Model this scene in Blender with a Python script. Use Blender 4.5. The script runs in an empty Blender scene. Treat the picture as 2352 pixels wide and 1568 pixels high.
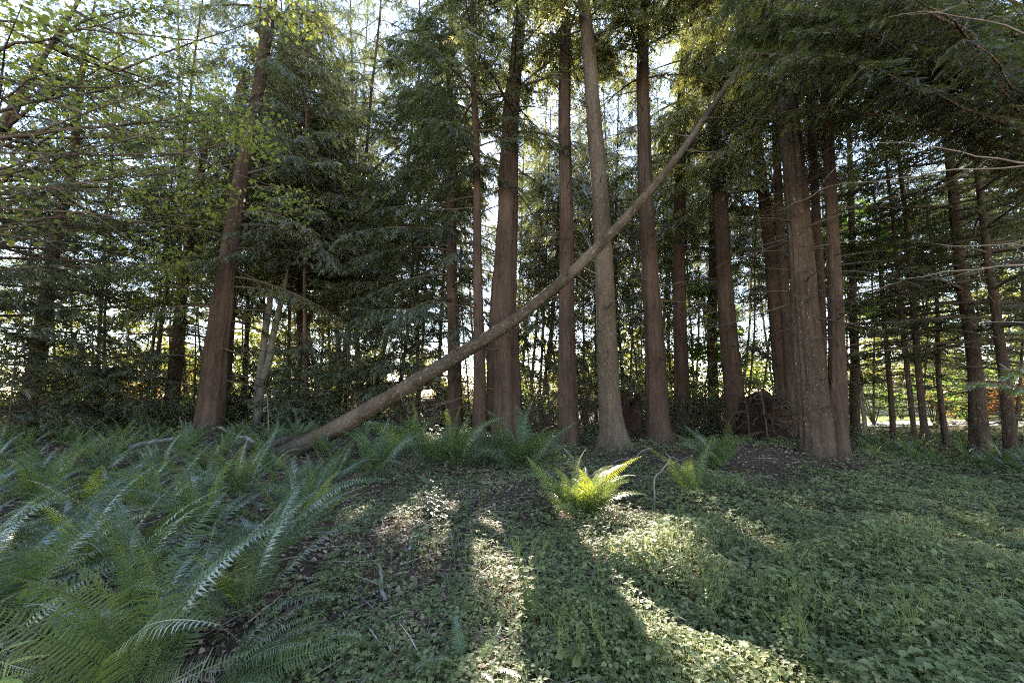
import bpy, math, random
import numpy as np
from mathutils import Vector

R = math.radians
rng = np.random.default_rng(11)
random.seed(11)
scene = bpy.context.scene
COL = scene.collection

# ---------------------------------------------------------------- camera / picture geometry
FPX, CX, CY = 915.0, 1176.0, 784.0          # a 14 mm lens, measured on a 2352 x 1568 picture
PITCH = R(7.5)
CAM_Z = 1.55
SP, CP = math.sin(PITCH), math.cos(PITCH)
def ray(px, py):
    u, v = (px - CX) / FPX, (CY - py) / FPX
    return np.array([u, CP - v * SP, SP + v * CP])
def at(px, py, Y):
    d = ray(px, py); t = Y / d[1]
    return np.array([d[0] * t, Y, CAM_Z + d[2] * t])
def on_ground(px, py):
    d = ray(px, py); t = -CAM_Z / d[2]
    return np.array([d[0] * t, d[1] * t, 0.0])

SUN_DIR = ray(1117, 335); SUN_DIR = SUN_DIR / np.linalg.norm(SUN_DIR)
SUN_EL = math.asin(SUN_DIR[2]); SUN_AZ = math.atan2(SUN_DIR[0], SUN_DIR[1])

# ---------------------------------------------------------------- terrain
def h(x, y):
    x = np.asarray(x, float); y = np.asarray(y, float)
    z = 0.05 * np.sin(x * .9 + 1.3) * np.cos(y * .7) + 0.035 * np.sin(x * 2.1 - y * 1.7) + .03 * np.sin(y * 1.9 + x * .4)
    z = z + 0.30 * np.exp(-(((x - 5.6) / 2.2) ** 2 + ((y - 10.0) / 2.0) ** 2))
    z = z + 0.22 * np.exp(-(((x + 5.0) / 3.0) ** 2 + ((y - 10.5) / 3.0) ** 2))
    z = z + 0.02 * np.sin(x * 5.1 + 2 * np.sin(y * 1.3)) * np.sin(y * 4.7)
    far = np.clip((y - 22) / 20, 0, 1)
    return z * (1 - far) - 0.3 * far
def hz(x, y): return float(h(x, y))

# ---------------------------------------------------------------- mesh helpers
def mesh_from(name, V, F3=None, F4=None, tint=None, smooth=False, mat_i=None):
    me = bpy.data.meshes.new(name)
    V = np.ascontiguousarray(V, dtype=np.float32)
    F3 = np.zeros((0, 3), np.int32) if F3 is None else np.asarray(F3, np.int32).reshape(-1, 3)
    F4 = np.zeros((0, 4), np.int32) if F4 is None else np.asarray(F4, np.int32).reshape(-1, 4)
    n3, n4 = len(F3), len(F4)
    me.vertices.add(len(V)); me.vertices.foreach_set('co', V.ravel())
    me.loops.add(n3 * 3 + n4 * 4)
    me.loops.foreach_set('vertex_index', np.concatenate([F3.ravel(), F4.ravel()]).astype(np.int32))
    me.polygons.add(n3 + n4)
    st = np.concatenate([np.arange(n3) * 3, n3 * 3 + np.arange(n4) * 4]).astype(np.int32)
    me.polygons.foreach_set('loop_start', st)
    me.polygons.foreach_set('loop_total', np.concatenate([np.full(n3, 3), np.full(n4, 4)]).astype(np.int32))
    if smooth: me.polygons.foreach_set('use_smooth', np.ones(n3 + n4, bool))
    if mat_i is not None: me.polygons.foreach_set('material_index', np.asarray(mat_i, np.int32))
    if tint is not None:
        a = me.attributes.new('tint', 'FLOAT', 'POINT'); a.data.foreach_set('value', np.asarray(tint, np.float32))
    me.update(calc_edges=True)
    return me
def link(name, me, mats, parent=None):
    o = bpy.data.objects.new(name, me); COL.objects.link(o)
    for m in (mats if isinstance(mats, (list, tuple)) else [mats]):
        if len(me.materials) < (len(mats) if isinstance(mats, (list, tuple)) else 1): me.materials.append(m)
    if parent is not None: o.parent = parent
    return o
def tag(o, label=None, cat=None, group=None, kind=None):
    if label: o['label'] = label
    if cat: o['category'] = cat
    if group: o['group'] = group
    if kind: o['kind'] = kind
    return o
def thing(name, label, cat, loc, group=None):
    o = bpy.data.objects.new(name, None); COL.objects.link(o)
    o.location = loc; o.empty_display_size = .2
    return tag(o, label, cat, group)
class MB:
    """collects vertices, triangles, quads"""
    def __init__(s): s.V, s.F3, s.F4, s.T, s.n = [], [], [], [], 0
    def add(s, V, F3=None, F4=None, tint=0.5):
        V = np.asarray(V, float).reshape(-1, 3)
        if F3 is not None and len(F3): s.F3.append(np.asarray(F3, int) + s.n)
        if F4 is not None and len(F4): s.F4.append(np.asarray(F4, int) + s.n)
        s.V.append(V); s.T.append(np.broadcast_to(np.asarray(tint, float), (len(V),))); s.n += len(V)
    def mesh(s, name, smooth=False):
        return mesh_from(name, np.concatenate(s.V), np.concatenate(s.F3) if s.F3 else None,
                         np.concatenate(s.F4) if s.F4 else None, np.concatenate(s.T), smooth)
def nrm(v): return v / np.maximum(np.linalg.norm(v, axis=-1, keepdims=True), 1e-9)
def tube(pts, radii, sides=6, cap=True, twist=0.0):
    pts = np.asarray(pts, float); radii = np.asarray(radii, float); n = len(pts)
    T = nrm(np.gradient(pts, axis=0))
    ref = np.array([0, 0, 1.0]) if abs(T[0][2]) < .8 else np.array([1.0, 0, 0])
    S = nrm(np.cross(T, ref)); U = np.cross(S, T)
    a = np.arange(sides) * 2 * math.pi / sides
    ring = (np.cos(a)[None, :, None] * S[:, None] + np.sin(a)[None, :, None] * U[:, None]) * radii[:, None, None] + pts[:, None]
    V = ring.reshape(-1, 3)
    i = np.arange(n - 1)[:, None] * sides; j = np.arange(sides)[None]; k = (j + 1) % sides
    F4 = np.stack([i + j, i + k, i + sides + k, i + sides + j], -1).reshape(-1, 4)
    F3 = None
    if cap:
        V = np.vstack([V, pts[0], pts[-1]]); c0, c1 = n * sides, n * sides + 1
        jj = np.arange(sides); kk = (jj + 1) % sides
        F3 = np.vstack([np.stack([np.full(sides, c0), kk, jj], -1), np.stack([np.full(sides, c1), (n - 1) * sides + jj, (n - 1) * sides + kk], -1)])
    return V, F3, F4
def wiggle(p0, p1, n, amp, r, sag=0.0):
    t = np.linspace(0, 1, n)[:, None]
    P = np.asarray(p0) * (1 - t) + np.asarray(p1) * t
    N = np.cumsum(r.normal(0, amp, (n, 3)), 0); N -= N[0] + t * (N[-1] - N[0])
    P = P + N; P[:, 2] -= sag * 4 * (t * (1 - t))[:, 0]
    return P

# ---------------------------------------------------------------- materials
def new_mat(name):
    m = bpy.data.materials.new(name); m.use_nodes = True
    nt = m.node_tree; nt.nodes.clear()
    return m, nt, nt.nodes.new('ShaderNodeOutputMaterial')
def nd(nt, t, **kw):
    n = nt.nodes.new(t)
    for k, v in kw.items(): setattr(n, k, v)
    return n
def ramp(nt, fac, stops):
    r = nd(nt, 'ShaderNodeValToRGB'); e = r.color_ramp.elements
    while len(e) < len(stops): e.new(.5)
    for i, (p, c) in enumerate(stops): e[i].position = p; e[i].color = (*c, 1)
    nt.links.new(fac, r.inputs[0]); return r.outputs[0]
def mixc(nt, fac, a, b, mode='MIX'):
    m = nd(nt, 'ShaderNodeMix', data_type='RGBA', blend_type=mode)
    for s, v in ((m.inputs[0], fac), (m.inputs[6], a), (m.inputs[7], b)):
        if isinstance(v, (int, float)): s.default_value = v
        elif isinstance(v, tuple): s.default_value = (*v, 1)
        else: nt.links.new(v, s)
    return m.outputs[2]
def noise(nt, vec, scale, detail=4, rough=.55, dist=0):
    n = nd(nt, 'ShaderNodeTexNoise'); n.inputs['Scale'].default_value = scale
    n.inputs['Detail'].default_value = detail; n.inputs['Roughness'].default_value = rough; n.inputs['Distortion'].default_value = dist
    if vec is not None: nt.links.new(vec, n.inputs['Vector'])
    return n.outputs[0]
def mapping(nt, sc, coord='Object'):
    tc = nd(nt, 'ShaderNodeTexCoord'); mp = nd(nt, 'ShaderNodeMapping')
    mp.inputs['Scale'].default_value = sc; nt.links.new(tc.outputs[coord], mp.inputs[0]); return mp.outputs[0]
def objrand(nt): return nd(nt, 'ShaderNodeObjectInfo').outputs['Random']

def leaf_mat(name, stops, trans=(.3, .42, .06), tw=.42, rough=.45, gloss=.08, vein=None):
    """a leaf: diffuse + light passing through + a little gloss; colour varies leaf by leaf (attribute 'tint')"""
    m, nt, out = new_mat(name); L = nt.links.new
    at_ = nd(nt, 'ShaderNodeAttribute', attribute_name='tint')
    n = noise(nt, mapping(nt, (1, 1, 1)), .9, 3)
    add = nd(nt, 'ShaderNodeMath', operation='MULTIPLY_ADD'); L(n, add.inputs[0]); add.inputs[1].default_value = .7; 
    sub = nd(nt, 'ShaderNodeMath', operation='SUBTRACT'); L(at_.outputs['Fac'], sub.inputs[0]); sub.inputs[1].default_value = .35
    L(sub.outputs[0], add.inputs[2])
    c = ramp(nt, add.outputs[0], stops)
    d = nd(nt, 'ShaderNodeBsdfDiffuse'); L(c, d.inputs[0])
    t = nd(nt, 'ShaderNodeBsdfTranslucent'); L(mixc(nt, .72, c, trans), t.inputs[0])
    mx = nd(nt, 'ShaderNodeMixShader'); mx.inputs[0].default_value = tw; L(d.outputs[0], mx.inputs[1]); L(t.outputs[0], mx.inputs[2])
    g = nd(nt, 'ShaderNodeBsdfGlossy'); g.inputs['Roughness'].default_value = rough; g.inputs[0].default_value = (1, 1, 1, 1)
    fr = nd(nt, 'ShaderNodeFresnel'); fr.inputs[0].default_value = 1.4
    ml = nd(nt, 'ShaderNodeMath', operation='MULTIPLY_ADD'); L(fr.outputs[0], ml.inputs[0]); ml.inputs[1].default_value = gloss * 5; ml.inputs[2].default_value = gloss * .3
    ml.use_clamp = True
    m2 = nd(nt, 'ShaderNodeMixShader'); L(ml.outputs[0], m2.inputs[0]); L(mx.outputs[0], m2.inputs[1]); L(g.outputs[0], m2.inputs[2])
    L(m2.outputs[0], out.inputs[0]); return m
def bark_mat(name, dark, mid, light, sxy=16, sz=1.6, lichen=0.0, moss=0.0, bump=.7, lich_c=(.34, .36, .31)):
    m, nt, out = new_mat(name); L = nt.links.new
    v = mapping(nt, (sxy, sxy, sz))
    n1 = noise(nt, v, 1.0, 6, .65, .6)
    n2 = noise(nt, mapping(nt, (sxy * 3.2, sxy * 3.2, sz * 5)), 1.0, 4, .6)
    vo = nd(nt, 'ShaderNodeTexVoronoi', feature='DISTANCE_TO_EDGE'); vo.inputs['Scale'].default_value = 1.3; L(mapping(nt, (sxy, sxy, sz * 2.2)), vo.inputs['Vector'])
    c = ramp(nt, n1, [(.28, dark), (.5, mid), (.74, light)])
    c = mixc(nt, .45, c, ramp(nt, n2, [(.3, tuple(x * .55 for x in dark)), (.7, tuple(min(1, x * 1.15) for x in light))]))
    n3 = noise(nt, mapping(nt, (2.4, 2.4, .9)), 1.0, 3)
    c = mixc(nt, ramp(nt, n3, [(.35, (0, 0, 0)), (.75, (.5, .5, .5))]), c, tuple(x * .5 for x in dark))
    n4 = noise(nt, mapping(nt, (1.3, 1.3, .45)), 1.0, 4, .6)
    c = mixc(nt, ramp(nt, n4, [(.48, (0, 0, 0)), (.66, (.55, .55, .55))]), c, tuple(min(.5, x * 1.1 + .005) for x in light))
    if lichen:
        nl = noise(nt, mapping(nt, (19, 19, 13)), 1.0, 6, .75)
        c = mixc(nt, ramp(nt, nl, [(.62 - lichen * .1, (0, 0, 0)), (.66, (.85, .85, .85))]), c, lich_c)
    if moss:
        nm = noise(nt, mapping(nt, (3, 3, 1.1)), 1.0, 5, .7)
        c = mixc(nt, ramp(nt, nm, [(.62 - moss * .2, (0, 0, 0)), (.75, (.8, .8, .8))]), c, (.045, .06, .016))
    b = nd(nt, 'ShaderNodeBsdfPrincipled'); L(c, b.inputs['Base Color']); b.inputs['Roughness'].default_value = .92
    b.inputs['Specular IOR Level'].default_value = .15
    hm = nd(nt, 'ShaderNodeMath', operation='MULTIPLY_ADD'); L(n1, hm.inputs[0]); hm.inputs[1].default_value = 1.2
    vr = nd(nt, 'ShaderNodeMath', operation='MINIMUM'); L(vo.outputs[0], vr.inputs[0]); vr.inputs[1].default_value = .18
    L(vr.outputs[0], hm.inputs[2])
    h2 = nd(nt, 'ShaderNodeMath', operation='MULTIPLY_ADD'); L(n2, h2.inputs[0]); h2.inputs[1].default_value = .35; L(hm.outputs[0], h2.inputs[2])
    bp = nd(nt, 'ShaderNodeBump'); bp.inputs['Strength'].default_value = bump; bp.inputs['Distance'].default_value = .035
    L(h2.outputs[0], bp.inputs['Height']); L(bp.outputs[0], b.inputs['Normal'])
    L(b.outputs[0], out.inputs[0]); return m
def plain(name, c1, c2, scale=4, rough=.85, bump=.3):
    m, nt, out = new_mat(name); L = nt.links.new
    n = noise(nt, mapping(nt, (1, 1, 1)), scale, 6, .65)
    b = nd(nt, 'ShaderNodeBsdfPrincipled'); L(ramp(nt, n, [(.3, c1), (.7, c2)]), b.inputs['Base Color'])
    b.inputs['Roughness'].default_value = rough; b.inputs['Specular IOR Level'].default_value = .2
    bp = nd(nt, 'ShaderNodeBump'); bp.inputs['Strength'].default_value = bump; bp.inputs['Distance'].default_value = .02
    L(n, bp.inputs['Height']); L(bp.outputs[0], b.inputs['Normal']); L(b.outputs[0], out.inputs[0]); return m

M = {}
M['cedar'] = bark_mat('cedar bark', (.016, .0095, .007), (.048, .029, .021), (.10, .068, .05), 15, 1.1, bump=.9)
M['hemlock'] = bark_mat('hemlock bark', (.022, .016, .011), (.066, .048, .034), (.15, .115, .082), 20, 5, lichen=.06, bump=1.0)
M['fir'] = bark_mat('furrowed brown bark', (.015, .0095, .007), (.048, .031, .022), (.105, .074, .052), 17, 3.0, lichen=.04, bump=1.0)
M['grey'] = bark_mat('grey mossy bark', (.06, .055, .045), (.14, .13, .11), (.26, .25, .22), 14, 3, moss=.35)
M['alder'] = bark_mat('pale alder bark', (.16, .15, .135), (.30, .29, .26), (.44, .43, .40), 9, 6, lichen=.1, bump=.25)
M['deadlog'] = bark_mat('dead log bark', (.012, .009, .006), (.045, .032, .022), (.115, .088, .062), 13, 9, lichen=.35, bump=1.0, lich_c=(.26, .25, .21))
M['limb'] = bark_mat('limb bark', (.03, .022, .016), (.065, .05, .038), (.13, .105, .08), 30, 12, lichen=.1, bump=.4)
M['redlimb'] = bark_mat('red limb bark', (.06, .03, .02), (.13, .065, .045), (.2, .12, .09), 30, 12, bump=.4)
M['twig'] = plain('bleached twig', (.09, .072, .058), (.22, .185, .15), 9)
M['stump'] = bark_mat('rotten stump', (.006, .0035, .003), (.022, .011, .008), (.055, .03, .02), 12, 2.5, bump=1.0)
M['whitewood'] = bark_mat('bleached wood', (.12, .11, .10), (.22, .205, .19), (.33, .31, .29), 14, 3, bump=.4)
G_DARK = [(.15, (.014, .022, .012)), (.5, (.034, .048, .024)), (.85, (.065, .08, .038))]
G_HEM = [(.15, (.018, .026, .015)), (.5, (.042, .054, .028)), (.85, (.08, .09, .045))]
G_CED = [(.12, (.02, .032, .012)), (.45, (.05, .075, .022)), (.78, (.10, .115, .03)), (.95, (.15, .11, .05))]
M['needles'] = leaf_mat('dark needles', G_DARK, (.18, .22, .05), .30, .6, .02)
M['hemlock_leaf'] = leaf_mat('hemlock needles', G_HEM, (.24, .28, .07), .34, .6, .025)
M['cedar_leaf'] = leaf_mat('cedar sprays', G_CED, (.42, .45, .10), .44)
M['maple_leaf'] = leaf_mat('maple leaves', [(.1, (.04, .08, .015)), (.5, (.08, .14, .02)), (.9, (.15, .19, .03))], (.52, .52, .08), .55, gloss=.05)
M['maple_green'] = leaf_mat('green maple leaves', [(.1, (.03, .09, .02)), (.5, (.055, .14, .025)), (.9, (.1, .19, .03))], (.36, .62, .06), .6, gloss=.05)
M['fern'] = leaf_mat('fern fronds', [(.12, (.022, .044, .020)), (.5, (.048, .08, .034)), (.9, (.095, .135, .05))], (.30, .40, .06), .32, .45, .028)
M['fern_yellow'] = leaf_mat('young and sunlit fern fronds', [(.1, (.08, .12, .02)), (.5, (.14, .19, .025)), (.9, (.2, .24, .03))], (.6, .66, .05), .5, .45, .05)  # colour of young fronds; also paints sunlight onto the lit ferns
M['fern_dead'] = leaf_mat('dead fern fronds', [(.1, (.05, .03, .018)), (.5, (.12, .07, .04)), (.9, (.2, .12, .07))], (.3, .16, .07), .3, .7, .03)
M['cover'] = leaf_mat('ground cover leaves', [(.1, (.06, .08, .024)), (.5, (.118, .150, .050)), (.85, (.17, .195, .075))], (.42, .5, .15), .34, .55, .05)
M['litter'] = leaf_mat('fallen leaves', [(.1, (.045, .027, .018)), (.45, (.12, .074, .05)), (.75, (.21, .14, .10)), (.95, (.34, .26, .2))], (.2, .1, .05), .15, .6, .05)
M['stem'] = plain('green stem', (.07, .10, .03), (.14, .18, .05), 6)
M['bigleaf'] = leaf_mat('young glossy leaves', [(.1, (.16, .24, .05)), (.5, (.20, .29, .07)), (.9, (.25, .34, .09))], (.6, .7, .15), .4, .35, .1)
M['seedling'] = leaf_mat('dark glossy leaves', [(.1, (.02, .045, .02)), (.5, (.035, .07, .03)), (.9, (.06, .1, .04))], (.25, .36, .06), .2, .25, .3)
M['orange_leaf'] = leaf_mat('rusty leaves', [(.1, (.25, .07, .02)), (.5, (.4, .13, .03)), (.9, (.5, .22, .06))], (.8, .3, .06), .5, .6, .03)

def ground_mat():
    m, nt, out = new_mat('forest duff'); L = nt.links.new
    a = noise(nt, mapping(nt, (1, 1, 1)), 34, 8, .7); b_ = noise(nt, mapping(nt, (1, 1, 1)), 2.2, 5, .6)
    c = ramp(nt, a, [(.3, (.022, .014, .010)), (.5, (.07, .045, .032)), (.68, (.15, .10, .072)), (.8, (.24, .175, .13))])
    c = mixc(nt, ramp(nt, b_, [(.45, (0, 0, 0)), (.65, (.6, .6, .6))]), c, (.028, .032, .014))
    b = nd(nt, 'ShaderNodeBsdfPrincipled'); L(c, b.inputs['Base Color']); b.inputs['Roughness'].default_value = .95; b.inputs['Specular IOR Level'].default_value = .1
    bp = nd(nt, 'ShaderNodeBump'); bp.inputs['Strength'].default_value = .9; bp.inputs['Distance'].default_value = .03
    L(a, bp.inputs['Height']); L(bp.outputs[0], b.inputs['Normal']); L(b.outputs[0], out.inputs[0]); return m
M['ground'] = ground_mat()

# ---------------------------------------------------------------- gaps in the canopy that let the sun through
GAPS = []     # (point, radius)
def gap(px, py, r, z=0.0, Y=None):
    d = ray(px, py)
    p = at(px, py, Y) if Y else np.array([0, 0, CAM_Z]) + d * ((z - CAM_Z) / d[2])
    GAPS.append((p, r))
GAPS.append((np.array([0, 0, CAM_Z]), .26))
gap(1328, 1110, .95, .4); gap(1300, 1060, .6, .8)
gap(1212, 1400, .32, .3); gap(1300, 1540, .45, .15); gap(1210, 1520, .2, .15)
for q in ((1600, 1440), (1660, 1470), (1720, 1500), (1790, 1535), (1860, 1560)): gap(*q, .15, .1)
for q in ((2250, 1240), (2310, 1290), (2340, 1215), (2390, 1250), (2450, 1300)): gap(*q, .36, .1)
for q in ((1500, 1225), (1470, 1190), (1570, 1250), (1640, 1300)): gap(*q, .11, .05)
gap(1590, 1090, .25, .3); gap(1850, 1160, .3, .1); gap(1745, 1130, .2, .1)
for q in ((1030, 1000), (950, 1000), (1090, 990), (1270, 985)): gap(*q, .9, .2)
gap(1270, 1020, .75, .9); gap(1180, 1030, .6, .8); gap(1050, 1040, .55, .7); gap(1990, 520, 1.7, Y=16.5); gap(1645, 740, 1.3, Y=19.5); gap(1720, 720, 1.2, Y=18); gap(945, 1010, .7, .8); gap(900, 1080, .4, .4); gap(1600, 1080, .5, .5); gap(1640, 1030, .4, .8)
for q in ((1200, 900), (1260, 940), (1340, 930), (1120, 950)): gap(*q, .8, Y=19)
for px in range(1190, 1800, 55): gap(px, 930 - (px * 7 % 90), .85, Y=19.5 + (px * 3 % 5))
for px in list(range(150, 680, 75)) + list(range(1960, 2330, 60)): gap(px, 930 - (px * 7 % 110), .9, Y=20.5 + (px * 3 % 4))
leak = np.random.default_rng(404)
def keep_lit(P, extra=0.0):
    k = np.ones(len(P), bool)
    for p, r in GAPS:
        w = P - p; t = w @ SUN_DIR
        d2 = (w * w).sum(1) - t * t
        k &= ~((d2 < (r + extra) ** 2) & (t > .3) & (leak.random(len(P)) < (1.0 if r in (.26, .95) else .86)))
    return k

DENS = .40
# ---------------------------------------------------------------- foliage sprays
def spray_template(pairs, ang, l0, wid, droop=.1, tipw=.05):
    tr = []
    for i in range(pairs):
        t = .1 + .78 * i / max(1, pairs - 1); l = l0 * (1 - .55 * t)
        for s in (-1, 1):
            tr += [(t - wid, 0, 0), (t + wid, s * .012, 0), (t + l * math.cos(ang), s * l * math.sin(ang), -droop * l)]
    tr += [(0, -.02, 0), (0, .02, 0), (1.05, 0, -.04)]
    tr += [(.8, -tipw, 0), (.8, tipw, 0), (1.12, 0, -.05)]
    return np.array(tr, float)
TPL = {('cedar', 0): spray_template(7, R(36), .42, .05), ('cedar', 1): spray_template(4, R(36), .46, .085), ('cedar', 2): spray_template(2, R(38), .55, .16, tipw=.12),
       ('hem', 0): spray_template(7, R(58), .34, .045, .05), ('hem', 1): spray_template(4, R(56), .38, .08, .05), ('hem', 2): spray_template(2, R(50), .5, .16, .05, tipw=.12)}
def expand(P, A, N, S, tpl, tint):
    A = nrm(A); B = nrm(np.cross(N, A)); C = np.cross(A, B)
    V = P[:, None] + S[:, None, None] * (tpl[None, :, 0:1] * A[:, None] + tpl[None, :, 1:2] * B[:, None] + tpl[None, :, 2:3] * C[:, None])
    return V.reshape(-1, 3), np.repeat(tint, len(tpl))
def sprays_on_limb(pts, L, style, r, spacing, size, branch_len, start=.2, hang=.5):
    """positions, axes, normals, sizes of sprays on the side twigs of one limb; also the twigs"""
    spacing = spacing * DENS
    n = len(pts); s = np.linspace(0, 1, n)
    m = max(2, int(L * (1 - start) / spacing))
    q = np.linspace(start, 1, m) + r.normal(0, .4 * spacing / max(L, .1), m); q = np.clip(q, .02, 1)
    P0 = np.stack([np.interp(q, s, pts[:, k]) for k in range(3)], -1)
    T = nrm(np.gradient(pts, axis=0)); T0 = nrm(np.stack([np.interp(q, s, T[:, k]) for k in range(3)], -1))
    side = nrm(np.cross(T0, [0, 0, 1.0])); sg = np.where(np.arange(m) % 2 == 0, 1.0, -1.0)[:, None]
    ang = r.uniform(.55, 1.1, m)[:, None]
    D = nrm(T0 * np.cos(ang) + side * sg * np.sin(ang) + np.array([0, 0, -1.0]) * r.uniform(0, hang, m)[:, None])
    bl = branch_len * (1.05 - .75 * np.clip(q, 0, 1)) * r.uniform(.55, 1.25, m)
    k = max(3, int(branch_len / (size * .34)))
    f = (np.arange(k) + .5) / k
    f = f[None] + r.normal(0, .06, (m, k))
    Q = P0[:, None] + D[:, None] * (bl[:, None] * f)[..., None]
    Q[..., 2] -= hang * .45 * (bl[:, None] * f ** 2)
    sg2 = np.where((np.arange(k) % 2)[None] == 0, 1., -1.) * np.ones((m, 1))
    S2 = nrm(np.cross(D, [0, 0, 1.0]))[:, None]
    A = D[:, None] * .75 + S2 * (sg2 * r.uniform(.35, .9, (m, k)))[..., None]
    A[..., 2] -= hang * r.uniform(.3, 1.3, (m, k))
    A = A + r.normal(0, .18, A.shape)
    N = np.array([0, 0, 1.0]) + r.normal(0, .38, A.shape)
    S = size * r.uniform(.65, 1.35, (m, k)) * np.ones_like(sg2)
    use = r.random((m, k)) < .93
    tips = P0 + D * bl[:, None]; tips[:, 2] -= hang * .45 * bl
    return Q[use], A[use], N[use], S[use], P0, tips

def limb_path(p0, az, el, L, droop, up, r, n=9, amp=.05):
    s = np.linspace(0, 1, n)
    rad = s * L
    z = rad * math.tan(el) - droop * L * s ** 1.8 + up * L * s ** 3.5
    wig = np.cumsum(r.normal(0, amp * L / n, n)); wig -= wig[0]
    ca, sa = math.cos(az), math.sin(az)
    return np.stack([p0[0] + ca * rad - sa * wig, p0[1] + sa * rad + ca * wig, p0[2] + z], -1)

# ---------------------------------------------------------------- trunks
def trunk_rings(H):
    z = [-.25]
    while z[-1] < H:
        zz = z[-1]; z.append(zz + (.07 if zz < 1.6 else .14 if zz < 13 else .45))
    return np.array(z)
def trunk_mesh(mb, zs, xs, ys, rs, H, style, seed, sides, flare):
    r = np.random.default_rng(seed)
    z = trunk_rings(H)
    x = np.interp(z, zs, xs); y = np.interp(z, zs, ys); rad = np.interp(z, zs, rs)
    k = np.ones(9) / 9
    pad = lambda v: np.convolve(np.pad(v, 4, mode='edge'), k, 'valid')
    x, y = pad(x), pad(y)
    x += .02 * np.sin(z * .8 + seed) * np.minimum(1, z.clip(0) / 2); y += .02 * np.cos(z * .7 + seed)
    a = np.arange(sides) * 2 * math.pi / sides
    Z, A = np.meshgrid(z, a, indexing='ij')
    d = np.zeros_like(Z)
    if style == 'cedar':
        for kk, am in ((5, .04), (8, .04), (13, .045), (19, .04)):
            d += am * np.sin(kk * A + r.uniform(0, 6) + 1.4 * np.sin(Z * r.uniform(.25, .6) + r.uniform(0, 6)) + .5 * np.sin(Z * 2.3))
        d += r.normal(0, .010, d.shape)
    else:
        for kk, am in ((3, .03), (6, .022), (13, .022), (21, .02)):
            d += am * np.sin(kk * A + r.uniform(0, 6) + .8 * np.sin(Z * .5 + r.uniform(0, 6)))
        d += r.normal(0, .018, d.shape) + .012 * np.sin(11 * A + 9 * Z + 2 * np.sin(3 * Z))
    zz = Z.clip(0)
    fl = flare * np.exp(-zz / .34) * (1 + .55 * np.cos(r.integers(3, 6) * A + r.uniform(0, 6)) + .25 * np.cos(7 * A + r.uniform(0, 6))) 
    RR = rad[:, None] * (1 + d + fl)
    V = np.stack([x[:, None] + RR * np.cos(A), y[:, None] + RR * np.sin(A), Z], -1).reshape(-1, 3)
    n = len(z)
    i = np.arange(n - 1)[:, None] * sides; j = np.arange(sides)[None]; kx = (j + 1) % sides
    mb.add(V, None, np.stack([i + j, i + kx, i + sides + kx, i + sides + j], -1).reshape(-1, 4))
    return z, x, y, rad
def stubs(mb, z, x, y, rad, z0, z1, n, r, lo=.03, hi=.22):
    for _ in range(n):
        zz = r.uniform(z0, z1); az = r.uniform(0, 2 * math.pi); rr = float(np.interp(zz, z, rad))
        c = np.array([np.interp(zz, z, x), np.interp(zz, z, y), zz]); d = np.array([math.cos(az), math.sin(az), r.uniform(-.35, .25)])
        l = r.uniform(lo, hi) * (1 + 2.2 * (r.random() < .15))
        p0 = c + d * rr * .82; p1 = c + d * (rr + l)
        mb.add(*tube(wiggle(p0, p1, 4, .006, r), np.linspace(.022, .006, 4) * (.5 + rr / .35 * .6), 5))

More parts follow.
